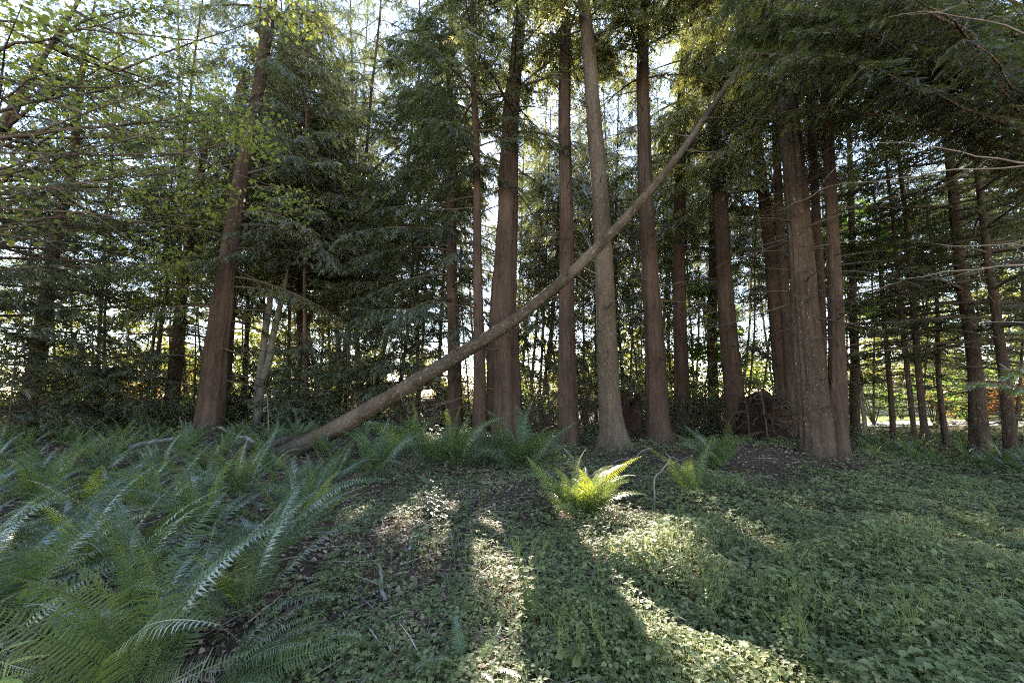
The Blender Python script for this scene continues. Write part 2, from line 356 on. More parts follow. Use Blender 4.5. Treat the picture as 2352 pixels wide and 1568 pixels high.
def conifer(name, label, pts, Y, wid, H=24, style='cedar', bark=None, leaf=None, live=(9, None), nlimb=40, Lmax=3.0, droop=.35, up=.1,
            dead=(1.8, 9, 14), deadL=(.3, 1.6), lod=1, size=.3, spacing=.26, blen=.9, hang=.6, seed=1, flare=.25, parts=True, group=None,
            nstub=30, azim=None, cat='tree', sides=None, kstart=.2, tdy=0.0, taper=None, thin=1.0, low=1.0, belt=1.0, high=1.0):
    """one tree: a trunk (with knots and stubs), each limb, and a crown of sprays carried by the live limbs"""
    r = np.random.default_rng(seed)
    b = at(pts[0][0], pts[0][1], Y); bz = hz(b[0], b[1])
    base = np.array([b[0], b[1], bz])
    W = [at(px, py, Y + tdy * i) for i, (px, py) in enumerate(pts)]
    zs = [0.0] + [w[2] - bz for w in W[1:]]; xs = [0.0] + [w[0] - base[0] for w in W[1:]]; ys = [w[1] - base[1] for w in W]
    rs = [w_ / 2 / FPX * Y * 1.02 / math.sqrt(1 + ((p_[0] - CX) / FPX) ** 2) for w_, p_ in zip(wid, pts)]
    if zs[-1] < H:
        sx = (xs[-1] - xs[0]) / max(zs[-1], .1) * .6; sy = (ys[-1] - ys[0]) / max(zs[-1], .1)
        xs.append(xs[-1] + sx * (H - zs[-1])); ys.append(ys[-1] + sy * (H - zs[-1])); zs.append(H); rs.append(.025)
    else: H = zs[-1]
    t = thing(name, label, cat, base, group)
    bark = bark or ('cedar' if style == 'cedar' else 'hemlock')
    mb = MB()
    z, x, y, rad = trunk_mesh(mb, zs, xs, ys, rs, H, style, seed, sides or (40 if parts else 18), flare)
    if nstub: stubs(mb, z, x, y, rad, .8, min(H * .8, 14), nstub, r)
    jobs = []
    live0, live1 = live[0], live[1] or H
    nlimb = int(nlimb * 1.5) if not parts else min(int(nlimb * 1.35), 97 - dead[2])
    for i in range(dead[2]):
        zz = dead[0] + (dead[1] - dead[0]) * (i + r.random()) / dead[2]
        jobs.append((zz, r.uniform(0, 2 * math.pi), r.uniform(R(-14), R(12)), r.uniform(*deadL), r.uniform(.05, .35), r.uniform(-.05, .15), False))
    for i in range(nlimb):
        f = (i + r.random()) / nlimb; zz = live0 + (live1 - .2 - live0) * f
        prof = min(1, (1 - f) * 1.9 + .04) ** .8 if live1 >= H - .5 else .8
        az = i * 2.4 + r.normal(0, .4) if azim is None else r.uniform(*azim)
        jobs.append((zz, az, r.uniform(R(-4), R(18)), Lmax * prof * r.uniform(.6, 1.15), droop * r.uniform(.7, 1.3), up * r.uniform(.4, 1.4), True))
    SP_ = []
    for (zz, az, el, L, dr, u_, alive) in jobs:
        if zz > H - .1: continue
        c = np.array([np.interp(zz, z, x), np.interp(zz, z, y), zz]); rr = float(np.interp(zz, z, rad))
        path = limb_path(c + np.array([math.cos(az), math.sin(az), 0]) * rr * .7, az, el, L, dr, u_, r, amp=.10 if not alive else .06)
        lr = np.linspace(max(.008, min(.013 * L + .006, rr * .5)), .004, len(path)) * (1 if alive else .8)
        lm = MB() if parts else mb
        lm.add(*tube(path, lr, 5 if parts else 4, cap=False))
        if alive:
            Q, A, N, S, P0, tips = sprays_on_limb(path, L, style, r, spacing, size, min(1.25 * blen, .34 * L + .35), kstart, hang)
            SP_.append((Q, A, N, S))
            if parts or lod < 2:
                for p, q in zip(P0[::3], tips[::3]):
                    mid = (p + q) / 2 + np.array([0, 0, .04 * np.linalg.norm(q - p)])
                    lm.add(*tube([p, mid, q], [.006, .0045, .002], 3, cap=False))
        else:
            m = int(L / .16)
            for _ in range(m):
                f = r.uniform(.25, 1); p = np.array([np.interp(f, np.linspace(0, 1, len(path)), path[:, k]) for k in range(3)])
                a2 = az + r.choice([-1, 1]) * r.uniform(.4, 1.3); l2 = r.uniform(.08, .5) * min(1, L)
                q = p + np.array([math.cos(a2), math.sin(a2), r.uniform(-.7, .25)]) * l2
                lm.add(*tube(wiggle(p, q, 4, .012, r), [.0045, .004, .003, .0015], 3, cap=False))
        if parts:
            link('branch', lm.mesh('branch', True), M['limb'], t)
    link('trunk', mb.mesh('trunk', True), M[bark], t)
    if SP_:
        Q, A, N, S = (np.concatenate(v) for v in zip(*SP_))
        k = keep_lit(Q + base + nrm(A) * (S * .5)[:, None], .04)
        q = Q[:, 2] + base[2] - .66 * (Q[:, 1] + base[1] - 4.2)          # the canopy is densest in a belt, open below it
        dens = np.where(q < -2.2, thin * low, np.where(q > 2.6, thin * high, thin * belt))
        k &= r.random(len(k)) < dens
        Q, A, N, S = Q[k], A[k], N[k], S[k]
        V, tt = expand(Q, A, N, S, TPL[('cedar' if style == 'cedar' else 'hem', lod)], r.random(len(Q)))
        if len(V):
            cm = mesh_from('crown', V, np.arange(len(V)).reshape(-1, 3), None, tt)
            link('crown', cm, M[leaf or ('cedar_leaf' if style == 'cedar' else 'hemlock_leaf')], t)
    return t

LEAF = np.array([(0, 0, 0), (-.30, .22, .05), (-.36, .5, .06), (0, .45, -.02), (.30, .22, .05), (.36, .5, .06), (0, 1, -.12)], float)   # x side, y along, z up
LEAF_F = np.array([(0, 4, 3), (0, 3, 1), (3, 4, 5), (3, 2, 1), (3, 5, 6), (3, 6, 2)])
COVER_LEAF = np.array([(0, 0, 0), (-.20, .16, .03), (-.36, .36, .05), (-.23, .46, .03), (-.25, .64, 0), (-.10, .74, -.03), (0, 1, -.12), (.10, .74, -.03), (.25, .64, 0), (.23, .46, .03), (.36, .36, .05), (.20, .16, .03), (0, .42, -.03)], float)
COVER_F = np.array([(12, i, (i + 1) % 12) for i in range(12)])[:, [0, 2, 1]]
def leaves_mesh(P, yaw, pitch, roll, size, tint, tpl=LEAF, F=LEAF_F):
    cy, sy, cp, sp = np.cos(yaw), np.sin(yaw), np.cos(pitch), np.sin(pitch)
    D = np.stack([-sy * cp, cy * cp, sp], -1); X = np.stack([cy, sy, 0 * cy], -1); Zz = np.cross(X, D)
    X2 = X * np.cos(roll)[:, None] + Zz * np.sin(roll)[:, None]; Z2 = np.cross(X2, D)
    V = P[:, None] + size[:, None, None] * (tpl[None, :, 0:1] * X2[:, None] + tpl[None, :, 1:2] * D[:, None] + tpl[None, :, 2:3] * Z2[:, None])
    Ft = F[None] + (np.arange(len(P)) * len(tpl))[:, None, None]
    return V.reshape(-1, 3), Ft.reshape(-1, 3), np.repeat(tint, len(tpl))

def broadleaf(name, label, px, py, Y, H, stems, clumps, crown_r, zr, leaf='maple_leaf', bark='grey', n=5000, lsize=.16, seed=1, w=.12, group=None, cat='tree', az0=None, lean0=None, off=(0, 0)):
    """a deciduous tree: stems, boughs out to leaf clumps, a crown of separate leaves"""
    r = np.random.default_rng(seed)
    b = at(px, py, Y); base = np.array([b[0], b[1], hz(b[0], b[1])])
    t = thing(name, label, cat, base, group)
    mb = MB(); tops = []
    for s in range(stems):
        az = r.uniform(0, 6.28); lean = r.uniform(.02, .14) if stems > 1 else .03
        if az0 is not None: az, lean = az0 + r.normal(0, .25), lean0 * r.uniform(.85, 1.1)
        p1 = np.array([math.cos(az) * lean * H, math.sin(az) * lean * H, H * r.uniform(.8, 1)])
        P = wiggle([0.06 * s, 0.05 * s, -.2], p1, 14, .05, r)
        mb.add(*tube(P, np.linspace(w, w * .15, 14), 10)); tops.append(P)
    C = []
    for c in range(clumps):
        a = r.uniform(0, 6.28); rr = crown_r * math.sqrt(r.random()); zz = r.uniform(*zr)
        p = np.array([math.cos(a) * rr + off[0], math.sin(a) * rr + off[1], zz]); C.append(p)
        S = tops[r.integers(stems)]; k = int(np.clip(np.searchsorted(S[:, 2], zz - rr * .5), 1, 12))
        mb.add(*tube(wiggle(S[k], p, 7, .05, r), np.linspace(w * .3, .008, 7), 4))
    link('trunk', mb.mesh('trunk', True), M[bark], t)
    C = np.array(C); rad = r.uniform(.5, 1.15, clumps) * crown_r * .34
    i = r.integers(0, clumps, n)
    off = nrm(r.normal(0, 1, (n, 3))) * (r.random(n) ** .45)[:, None] * rad[i][:, None]; off[:, 2] *= .5
    P = C[i] + off
    k = keep_lit(P + base, .1); P = P[k]; n = len(P)
    V, F, tt = leaves_mesh(P, r.uniform(0, 6.28, n), r.normal(-.25, .4, n), r.normal(0, .5, n), lsize * r.uniform(.6, 1.3, n), r.random(n))
    link('crown', mesh_from('crown', V, F, None, tt), M[leaf], t)
    return t

# ================================================================ THE PLACE
# ---------------------------------------------------------------- ground
def build_ground():
    u = np.linspace(-1, 1, 241); gx = np.sign(u) * (np.abs(u) ** 2.2) * 160
    v = np.linspace(0, 1, 221); gy = -14 + (v ** 2.0) * 190
    X, Y = np.meshgrid(gx, gy, indexing='ij')
    V = np.stack([X, Y, h(X, Y)], -1).reshape(-1, 3)
    n, m = X.shape
    i = np.arange(n - 1)[:, None] * m; j = np.arange(m - 1)[None]
    F = np.stack([i + j, i + m + j, i + m + j + 1, i + j + 1], -1).reshape(-1, 4)
    tag(link('ground', mesh_from('ground', V, None, F, None, True), M['ground']), kind='structure')
build_ground()

# ---------------------------------------------------------------- the main trunks (pixel columns of the photograph give their lean)
DEAD = dict(live=(11, None), nlimb=34)
conifer('cedar_tree', 'tall leaning cedar with tapering brown trunk, thickest trunk left of the fallen log', [(480, 985), (520, 620), (570, 330), (600, 150), (630, 0)], 16.2,
        [70, 46, 35, 28, 22], H=27, style='cedar', live=(4.5, None), nlimb=60, Lmax=4.6, droop=.42, dead=(1.5, 14, 40), deadL=(1.0, 3.6), azim=(-.35, 3.5), flare=.16, seed=2, size=.25, spacing=.27, blen=.9, hang=.7, lod=1, thin=.8)
conifer('cedar_tree', 'reddish cedar stem half hidden behind the thick leaning trunk at left', [(505, 985), (530, 600), (548, 330), (556, 208)], 21,
        [40, 36, 33, 30], H=20, style='cedar', live=(6, None), nlimb=34, Lmax=3.0, dead=(2, 9, 14), seed=3, parts=False, lod=1, size=.36)
conifer('cedar_tree', 'dark slim cedar close to the left side of the thickest left trunk', [(388, 990), (415, 700), (448, 480), (470, 330)], 19.5,
        [38, 27, 20, 16], H=17, style='cedar', live=(2.8, None), nlimb=52, Lmax=3.4, droop=.35, dead=(.8, 6, 16), seed=4, lod=1, leaf='needles', size=.34, spacing=.32, thin=.6)
conifer('cedar_tree', 'dark cedar leaning to the right at the far left edge of the wood', [(55, 985), (90, 780), (135, 520), (165, 380), (180, 230)], 15.5,
        [52, 40, 30, 25, 20], H=19, style='hem', bark='cedar', leaf='needles', live=(2.2, None), nlimb=62, Lmax=4.2, droop=.25, up=.05, dead=(.8, 9, 24), deadL=(.8, 3), seed=5, lod=1, size=.32, spacing=.32, hang=.3, thin=.55)
conifer('hemlock_tree', 'dark slender conifer with dense drooping crown left of the sun gap', [(1046, 1012), (1040, 700), (1037, 400), (1035, 200)], 15.2,
        [34, 24, 20, 16], H=21, style='cedar', bark='cedar', leaf='needles', live=(3.4, None), nlimb=74, Lmax=3.9, droop=.40, up=.03, dead=(1.0, 4.5, 16), deadL=(.6, 2.4), seed=6, lod=1, size=.23, spacing=.24, blen=1.0, hang=.75)
conifer('hemlock_tree', 'thin dark straight trunk just left of the sun gap', [(1101, 1030), (1100, 700), (1095, 450), (1084, 0)], 12.0,
        [31, 21, 17, 10], H=19, style='cedar', bark='cedar', leaf='needles', live=(8.5, None), nlimb=44, Lmax=2.8, droop=.40, dead=(1.2, 9, 34), deadL=(.3, 1.8), seed=7, lod=1, size=.22, spacing=.22)
conifer('cedar_tree', 'broad fluted cedar trunk just right of the sun gap', [(1155, 1006), (1156, 720), (1164, 500), (1172, 300), (1196, 0)], 12.6,
        [84, 60, 46, 38, 27], H=26, style='cedar', live=(10.5, None), nlimb=40, Lmax=3.2, dead=(2, 12, 44), deadL=(.5, 2.2), seed=8, lod=1, flare=.55, thin=.55)
conifer('cedar_tree', 'straight knotty brown trunk left of the curved-foot hemlock', [(1306, 1032), (1302, 700), (1298, 300), (1298, 0)], 11.9,
        [46, 34, 29, 25], H=24, style='cedar', live=(12.5, None), nlimb=34, Lmax=2.8, dead=(2.2, 13, 40), deadL=(.15, 1.6), seed=9, lod=1, nstub=90, flare=.4)
conifer('hemlock_tree', 'grey flaky-barked hemlock trunk with curved swollen foot behind the sunlit fern', [(1412, 1048), (1402, 930), (1391, 700), (1376, 400), (1356, 150), (1340, 0)], 10.7,
        [58, 50, 44, 38, 34, 30], H=24, style='hem', live=(12, None), nlimb=34, Lmax=2.8, dead=(3, 12, 24), deadL=(.15, 1.4), seed=10, lod=1, nstub=70, flare=.55)
conifer('cedar_tree', 'straight furrowed cedar trunk right of the curved-foot hemlock', [(1513, 1032), (1497, 700), (1482, 400), (1475, 200), (1478, 0)], 11.9,
        [50, 40, 34, 30, 26], H=24, style='cedar', live=(11.5, None), nlimb=36, Lmax=2.8, dead=(3, 12, 30), deadL=(.2, 1.6), seed=12, lod=1, flare=.5)
conifer('cedar_tree', 'smooth slim pale brown trunk crossed by the upper end of the fallen log', [(1566, 992), (1560, 600), (1562, 300), (1575, 70)], 15.6,
        [36, 27, 24, 18], H=24, style='cedar', live=(10.5, None), nlimb=40, Lmax=2.8, dead=(4, 12, 26), deadL=(.4, 2.2), seed=13, lod=1, flare=.35)
conifer('cedar_tree', 'dark trunk beside the left of the upturned root mass', [(1694, 1012), (1672, 740), (1655, 480), (1640, 250)], 13.4,
        [50, 38, 33, 28], H=23, style='cedar', live=(8, None), nlimb=44, Lmax=3.0, dead=(2, 9, 34), deadL=(.4, 2.2), seed=14, lod=1, flare=.4)
conifer('cedar_tree', 'dark leaning trunk between the upturned root mass and the biggest trunk', [(1806, 985), (1780, 680), (1748, 400), (1735, 280)], 13.8,
        [40, 30, 26, 22], H=21, style='cedar', live=(8, None), nlimb=40, Lmax=2.8, dead=(2, 9, 30), deadL=(.4, 2.2), seed=15, lod=1, flare=.3)
conifer('hemlock_tree', 'biggest trunk on the right, pale grey-brown bark with flared roots', [(1880, 1068), (1866, 900), (1850, 700), (1832, 500), (1815, 300)], 9.2,
        [80, 72, 63, 56, 50], H=27, style='cedar', leaf='hemlock_leaf', live=(9, None), nlimb=44, Lmax=3.6, dead=(2.8, 9, 46), deadL=(.5, 2.0), seed=16, lod=1, nstub=80, flare=.30, sides=64, bark='fir')
conifer('hemlock_tree', 'narrow stem pressed against the right side of the biggest trunk', [(1894, 1060), (1888, 760), (1876, 560), (1866, 300)], 9.75,
        [26, 25, 23, 20], H=20, style='hem', bark='cedar', live=(9, None), nlimb=24, Lmax=2.4, dead=(3, 9, 20), deadL=(.4, 1.6), seed=17, lod=1, flare=.2)
conifer('cedar_tree', 'narrow sun-edged stem behind the left side of the biggest trunk', [(1822, 1000), (1803, 700), (1790, 480), (1783, 300)], 12.2,
        [26, 23, 21, 19], H=21, style='cedar', live=(9, None), nlimb=28, Lmax=2.4, dead=(3, 9, 22), deadL=(.4, 1.8), seed=18, lod=1, flare=.2)
conifer('cedar_tree', 'dark straight trunk standing alone right of the biggest trunk', [(1929, 1078), (1920, 760), (1912, 500), (1905, 290)], 9.0,
        [52, 38, 30, 25], H=21, style='cedar', live=(8, None), nlimb=44, Lmax=3.2, dead=(2.2, 8, 34), deadL=(.3, 2.0), seed=19, lod=1, flare=.35)
conifer('hemlock_tree', 'dim grey trunk a step behind the lone dark trunk on the right', [(1966, 1010), (1962, 800), (1958, 560), (1950, 300)], 14.6,
        [22, 20, 17, 13], H=18, style='hem', leaf='needles', live=(2.2, None), nlimb=52, Lmax=2.8, droop=.22, dead=(1.5, 6, 10), seed=20, bark='fir', lod=1, flare=.3, hang=.2, size=.28, blen=.8, thin=.5)
conifer('hemlock_tree', 'thinnest pole-like trunk before the pale clearing on the right', [(2052, 1018), (2042, 860), (2030, 700)], 13.6,
        [14, 13, 11], H=9, style='hem', leaf='needles', live=(1.8, None), nlimb=30, Lmax=1.7, droop=.2, dead=(.8, 4, 8), seed=21, bark='fir', lod=1, hang=.2, size=.25, thin=.5)
conifer('hemlock_tree', 'left one of two thin curving trunks before the pale clearing', [(2102, 1034), (2084, 830), (2066, 670), (2050, 500)], 11.7,
        [13, 13, 11, 9], H=12, style='hem', leaf='needles', live=(2.6, None), nlimb=34, Lmax=2.0, droop=.2, dead=(1.0, 6, 14), deadL=(.3, 1.2), seed=22, bark='fir', lod=1, hang=.2, size=.25, thin=.5)
conifer('hemlock_tree', 'right one of two thin curving trunks before the pale clearing', [(2128, 1034), (2110, 830), (2090, 630), (2080, 500)], 11.6,
        [18, 17, 15, 12], H=14, style='hem', leaf='needles', live=(3.2, None), nlimb=34, Lmax=2.2, droop=.2, dead=(1.0, 7, 16), deadL=(.3, 1.2), seed=23, bark='fir', lod=1, hang=.2, size=.25, thin=.5)
fork = conifer('hemlock_tree', 'forked dark trunk in front of the rusty bushes on the right', [(2176, 1030), (2164, 930), (2156, 862), (2152, 700)], 12.0,
        [17, 15, 14, 9], H=8, style='hem', leaf='needles', live=(2.6, None), nlimb=26, Lmax=1.7, droop=.2, dead=(.6, 4, 10), deadL=(.2, 1.0), seed=24, bark='fir', lod=1, hang=.2, size=.25, thin=.5)
conifer('hemlock_tree', 'thick dark trunk second from the right edge', [(2256, 1044), (2238, 830), (2206, 630), (2190, 420)], 10.6,
        [50, 36, 30, 26], H=20, style='hem', leaf='needles', live=(2.6, None), nlimb=64, Lmax=3.4, droop=.16, up=.05, dead=(.9, 8, 26), deadL=(.6, 2.2), seed=25, bark='fir', lod=1, hang=.15, size=.28, blen=.8, thin=.34)
conifer('hemlock_tree', 'dark trunk nearest the right edge of the wood', [(2326, 1060), (2296, 790), (2270, 590), (2252, 430)], 9.6,
        [34, 26, 21, 18], H=18, style='hem', leaf='needles', live=(2.6, None), nlimb=58, Lmax=3.0, droop=.16, up=.05, dead=(.9, 8, 22), deadL=(.6, 2.0), seed=26, bark='fir', lod=1, hang=.15, size=.28, blen=.8, thin=.34)
conifer('cedar_tree', 'far dim trunk with lit twigs right of the smooth slim trunk', [(1640, 1000), (1636, 700), (1640, 420)], 19,
        [26, 22, 18], H=22, style='cedar', live=(4, None), nlimb=48, Lmax=2.6, dead=(1, 5, 10), seed=27, parts=False, lod=1, size=.34)

# ---------------------------------------------------------------- younger and farther conifers filling the wood
def fill(name, label, px, Y, H, Lmax, style, leaf, seed, n=46, live=1.0, lod=1, size=.34, spacing=.34, thin=1.0, w=None, group=None, py=1000, droop=.3, hang=.5, blen=1.0, low=1.0, belt=1.0, high=1.0):
    w = w or max(4, 130 * H / 16 / Y)
    conifer(name, label, [(px, py), (px + rng.normal(0, 20), py - 250)], Y, [w, w * .8], H=H, style=style, bark='cedar' if style == 'cedar' else 'hemlock', leaf=leaf, live=(live, None), nlimb=n,
            Lmax=Lmax, droop=droop, dead=(.6, max(1.2, live), 8), deadL=(.4, 1.6), lod=lod, size=size, spacing=spacing, blen=blen, hang=hang, seed=seed, flare=.25, parts=False, group=group, nstub=0, thin=thin, low=low, belt=belt, high=high)
K = 100
LEFT_G = 'young dark conifers behind the left trunks'
MID_G = 'young conifers between the middle trunks'
RIGHT_G = 'young layered hemlocks on the right'
FAR_G = 'tall backlit cedars behind the main trunks'
for px, Y, H, L in ((240, 18, 21, 3.4), (330, 21, 22, 3.2), (20, 13.5, 9, 3.0), (130, 20, 20, 3.2), (-60, 14, 17, 3.6), (300, 15.5, 4.2, 1.8), (440, 21, 6, 2.0), (215, 15, 3.6, 1.8), (100, 16, 5, 2.0)):
    K += 1; fill('hemlock_tree', 'young dark conifer with full drooping crown in the shade left of the thickest left trunk', px, Y, H, L, 'hem', 'needles', K, group=LEFT_G, droop=.28, live=.7, thin=.48, low=.6, high=.7)
for px, Y, H, L, st, lf in ((850, 18.5, 14, 3.2, 'cedar', 'hemlock_leaf'), (905, 21, 24, 3.6, 'cedar', 'needles'), (960, 17.5, 23, 3.4, 'cedar', 'needles'), (1000, 22, 26, 3.2, 'cedar', 'hemlock_leaf'), (780, 24, 13, 3.0, 'hem', 'hemlock_leaf'), (930, 16.4, 8, 2.6, 'cedar', 'needles')):
    K += 1; fill('cedar_tree', 'full-crowned dark conifer in the clump behind the lower half of the fallen log', px, Y, H, L, st, lf, K, n=60, size=.26, spacing=.28, group='dark conifers behind the lower half of the fallen log', thin=.9, low=.7)
for px, Y, H, L in ((690, 17, 2.6, 1.7), (640, 20, 3.4, 1.8), (800, 16.5, 2.8, 1.5), (560, 22, 3.2, 1.8)):
    K += 1; fill('hemlock_tree', 'low bushy conifer in the shade above the foot of the fallen log', px, Y, H, L, 'hem', 'needles', K, n=34, live=.2, group='low conifers above the foot of the fallen log', spacing=.28, droop=.2, thin=.8)
for px, Y, H, L in ((1235, 20, 17, 2.4), (1265, 17.5, 9, 2.2), (1345, 18, 9, 2.2), (1445, 17, 10, 2.6), (1600, 20, 14, 2.4), (1420, 22, 18, 2.6), (1080, 20, 10, 2.2), (1545, 21, 16, 2.6), (1230, 23, 9, 2.4), (1480, 19, 7, 2.2), (1340, 24, 10, 2.4), (1715, 17, 12, 2.4)):
    K += 1; fill('hemlock_tree', 'young dusky conifer standing in the gaps between the middle trunks', px, Y, H, L, 'hem', 'hemlock_leaf', K, n=44, group=MID_G, thin=.9, low=.6, high=.6)
for px, Y, H, L in ((760, 27, 22, 3.2), (700, 21, 22, 3.4), (790, 23, 20, 3.0), (500, 28, 24, 3.2), (820, 36, 24, 3.0), (1180, 26, 22, 2.6), (1250, 27, 23, 2.8), (1345, 30, 25, 2.8), (1425, 26, 22, 2.6), (1530, 25, 22, 2.8), (1600, 29, 24, 2.6), (1700, 25, 21, 2.8), (1110, 29, 22, 2.4), (620, 27, 25, 3.0), (720, 33, 15, 2.8), (1790, 24, 18, 2.8)):
    K += 1; fill('cedar_tree', 'tall yellow-green backlit cedar behind the main trunks', px, Y, H, L, 'cedar', 'cedar_leaf', K, n=64, live=7, lod=1, size=.42, spacing=.42, group=FAR_G, hang=.8, droop=.4, thin=.9, low=.55, high=.9)
for px, Y, H, L in ((160, 26, 20, 3.0), (380, 28, 22, 3.0), (470, 33, 24, 3.0), (545, 25, 23, 3.0), (850, 30, 20, 3.0), (960, 27, 23, 3.0), (1045, 33, 26, 3.0), (1190, 32, 25, 2.8), (1290, 36, 27, 3.0), (1385, 34, 26, 2.8), (1480, 30, 25, 2.8), (1655, 33, 26, 3.0), (1860, 28, 22, 3.0), (1950, 32, 22, 3.0), (-150, 24, 20, 3.2), (60, 32, 22, 3.0), (2100, 30, 22, 3.0), (2240, 24, 20, 3.0), (2380, 21, 18, 3.0)):
    K += 1; fill('hemlock_tree', 'tall dusky conifer far back in the wood behind the main trunks', px, Y, H, L, 'hem', 'hemlock_leaf', K, n=56, live=9 if px > 1800 else 8, lod=1, size=.42, spacing=.44, group='tall dusky conifers far back in the wood', hang=.5, droop=.32, thin=.8, low=.55, high=.9)
for px, Y, H, L in ((1950, 17, 12, 2.6), (2010, 20, 15, 2.8), (2120, 16.5, 7, 2.4), (2230, 15, 14, 3.0), (2330, 14, 16, 3.4), (1880, 19, 15, 2.6), (2300, 20, 18, 3.2), (2440, 12, 15, 3.6), (1745, 19, 12, 2.4), (2060, 25, 19, 3.0), (2160, 22, 17, 2.8)):
    K += 1; fill('hemlock_tree', 'young hemlock with dark flat layered branches on the right side of the wood', px, Y, H, L, 'hem', 'needles', K, n=44, live=.9, group=RIGHT_G, droop=.14, hang=.15, thin=.52, low=.38, high=.6)

for px, Y, H, L in ((1215, 23, 22, 2.6), (1290, 21.5, 21, 2.4), (1370, 23, 22, 2.6), (1440, 21, 20, 2.4), (1500, 23, 22, 2.6), (1580, 22, 20, 2.4), (1400, 18.5, 19, 2.2), (1240, 18, 18, 2.2), (1140, 22, 19, 2.2)):
    K += 1; fill('cedar_tree', 'wispy olive cedar with high crown filling the gaps between the middle trunks', px, Y, H, L, 'cedar', 'cedar_leaf', K, n=46, live=7.5, lod=1, size=.36, spacing=.36, group='wispy high-crowned cedars between the middle trunks', hang=.9, droop=.45, thin=.8, low=.6, high=.5)

for px, Y, H, L in ((705, 17, 22, 3.6), (800, 19.5, 23, 3.4), (660, 20, 24, 3.4), (770, 22, 36, 4.0), (850, 24, 38, 4.0), (740, 26, 38, 4.2), (830, 29, 42, 4.4), (790, 33, 44, 4.4), (340, 22, 36, 3.8), (220, 24, 36, 3.8), (430, 24, 36, 4.0), (560, 22, 35, 3.8), (690, 23, 36, 4.0)):
    K += 1; fill('hemlock_tree', 'tall dark hemlock with drooping sprays rising into the sky behind the thickest left trunk', px, Y, H, L, 'cedar', 'hemlock_leaf', K, n=56, live=7.5, size=.23, spacing=.27, group='tall dark hemlocks behind the thickest left trunk', hang=.8, droop=.5, thin=.9)
rb = np.random.default_rng(55)

# ---------------------------------------------------------------- broadleaf trees
broadleaf('maple_tree', 'big maple with leaning dark trunks at the upper left corner', -430, 1010, 11.5, 17, 2, 56, 6.2, (5.2, 15), n=12000, lsize=.15, seed=31, w=.2, az0=0, lean0=.30, off=(6.3, 1.5), bark='cedar')
broadleaf('maple_tree', 'yellow backlit maple low behind the left conifers', 300, 985, 27, 8, 3, 26, 3.6, (.8, 7.5), n=7000, lsize=.22, seed=32)
broadleaf('maple_tree', 'yellow-green maple behind the forked grey trunk at left', 690, 985, 31, 15, 3, 30, 4.0, (1.5, 14), n=7000, lsize=.24, seed=33)
broadleaf('maple_tree', 'tall sunlit maple showing behind the top of the thickest left trunk', 655, 985, 24, 25, 2, 30, 3.2, (13, 25), n=9000, lsize=.2, seed=34)
broadleaf('maple_tree', 'bright green vine maple behind the dark trunk left of the root mass', 1645, 985, 19.5, 6.5, 4, 20, 2.2, (2.6, 6.4), 'maple_green', n=6500, lsize=.16, seed=35, w=.05)
broadleaf('maple_tree', 'bright green vine maple right of the lone dark trunk', 1985, 985, 16.5, 9, 4, 26, 2.4, (4.6, 9), 'maple_green', n=9000, lsize=.15, seed=36, w=.05)
broadleaf('maple_tree', 'yellow-green sunlit maple beyond the clearing on the right', 2120, 965, 34, 10, 3, 24, 4.4, (1.5, 10), n=6000, lsize=.26, seed=37)
broadleaf('maple_tree', 'sunlit maple at the far right edge beyond the dark trunks', 2330, 965, 28, 10, 3, 22, 4.0, (1.2, 10), n=6000, lsize=.24, seed=38)
broadleaf('maple_tree', 'pale sunlit maple at the far left edge', 60, 985, 30, 11, 3, 22, 4.0, (2, 11), n=5000, lsize=.24, seed=39)
broadleaf('maple_tree', 'sunlit maple glowing between the furrowed cedar and the smooth slim trunk', 1480, 985, 34, 14, 3, 22, 4.0, (4, 14), n=5000, lsize=.26, seed=40)
broadleaf('maple_tree', 'grey mossy trunk forking high in a narrow V left of the pale alders', 588, 985, 18.8, 13, 2, 22, 2.2, (6, 13), n=2400, lsize=.14, seed=41, w=.22)
for i, (px, py, Y, H, lb) in enumerate(((767, 880, 25, 13, 'rightmost of the pale thin alder stems'), (727, 860, 25.5, 12, 'straight pale alder stem in the middle of the pale stems'),
                                         (700, 850, 26, 12, 'leftmost of the pale thin alder stems'))):
    broadleaf('alder_tree', lb + ' above the lower log', px, 985, Y, H, 1, 10, 1.3, (H * .45, H), 'maple_leaf', 'alder', n=1100, lsize=.15, seed=50 + i, w=.11, group='pale alder stems')

# the far wood: a mass nobody could count
def far_wood():
    r = np.random.default_rng(77); n = 110000
    a = r.uniform(R(-60), R(60), n); D = r.uniform(46, 64, n)
    X, Y = np.sin(a) * D, np.cos(a) * D
    top = 7.5 + 2.6 * np.sin(a * 9) + 1.6 * np.sin(a * 23 + 1) + 1.2 * np.sin(a * 51)
    Z = -.4 + top * r.random(n) ** 1.7
    keep = (np.sin(a * 37 + Z * .5) + np.sin(a * 71) + .9 > r.random(n) * 1.2) & ~((X > 17) & (X < 46) & (Z < 2.5))
    P = np.stack([X, Y, Z], -1)[keep]; n = len(P)
    V, F, tt = leaves_mesh(P, r.uniform(0, 6.28, n), r.normal(-.2, .5, n), r.normal(0, .6, n), r.uniform(.25, .6, n), r.random(n))
    o = link('far_woods', mesh_from('far_woods', V, F, None, tt), M['maple_leaf'])
    tag(o, 'pale far-off wood closing the view behind all the trunks', 'woods', kind='stuff')
far_wood()

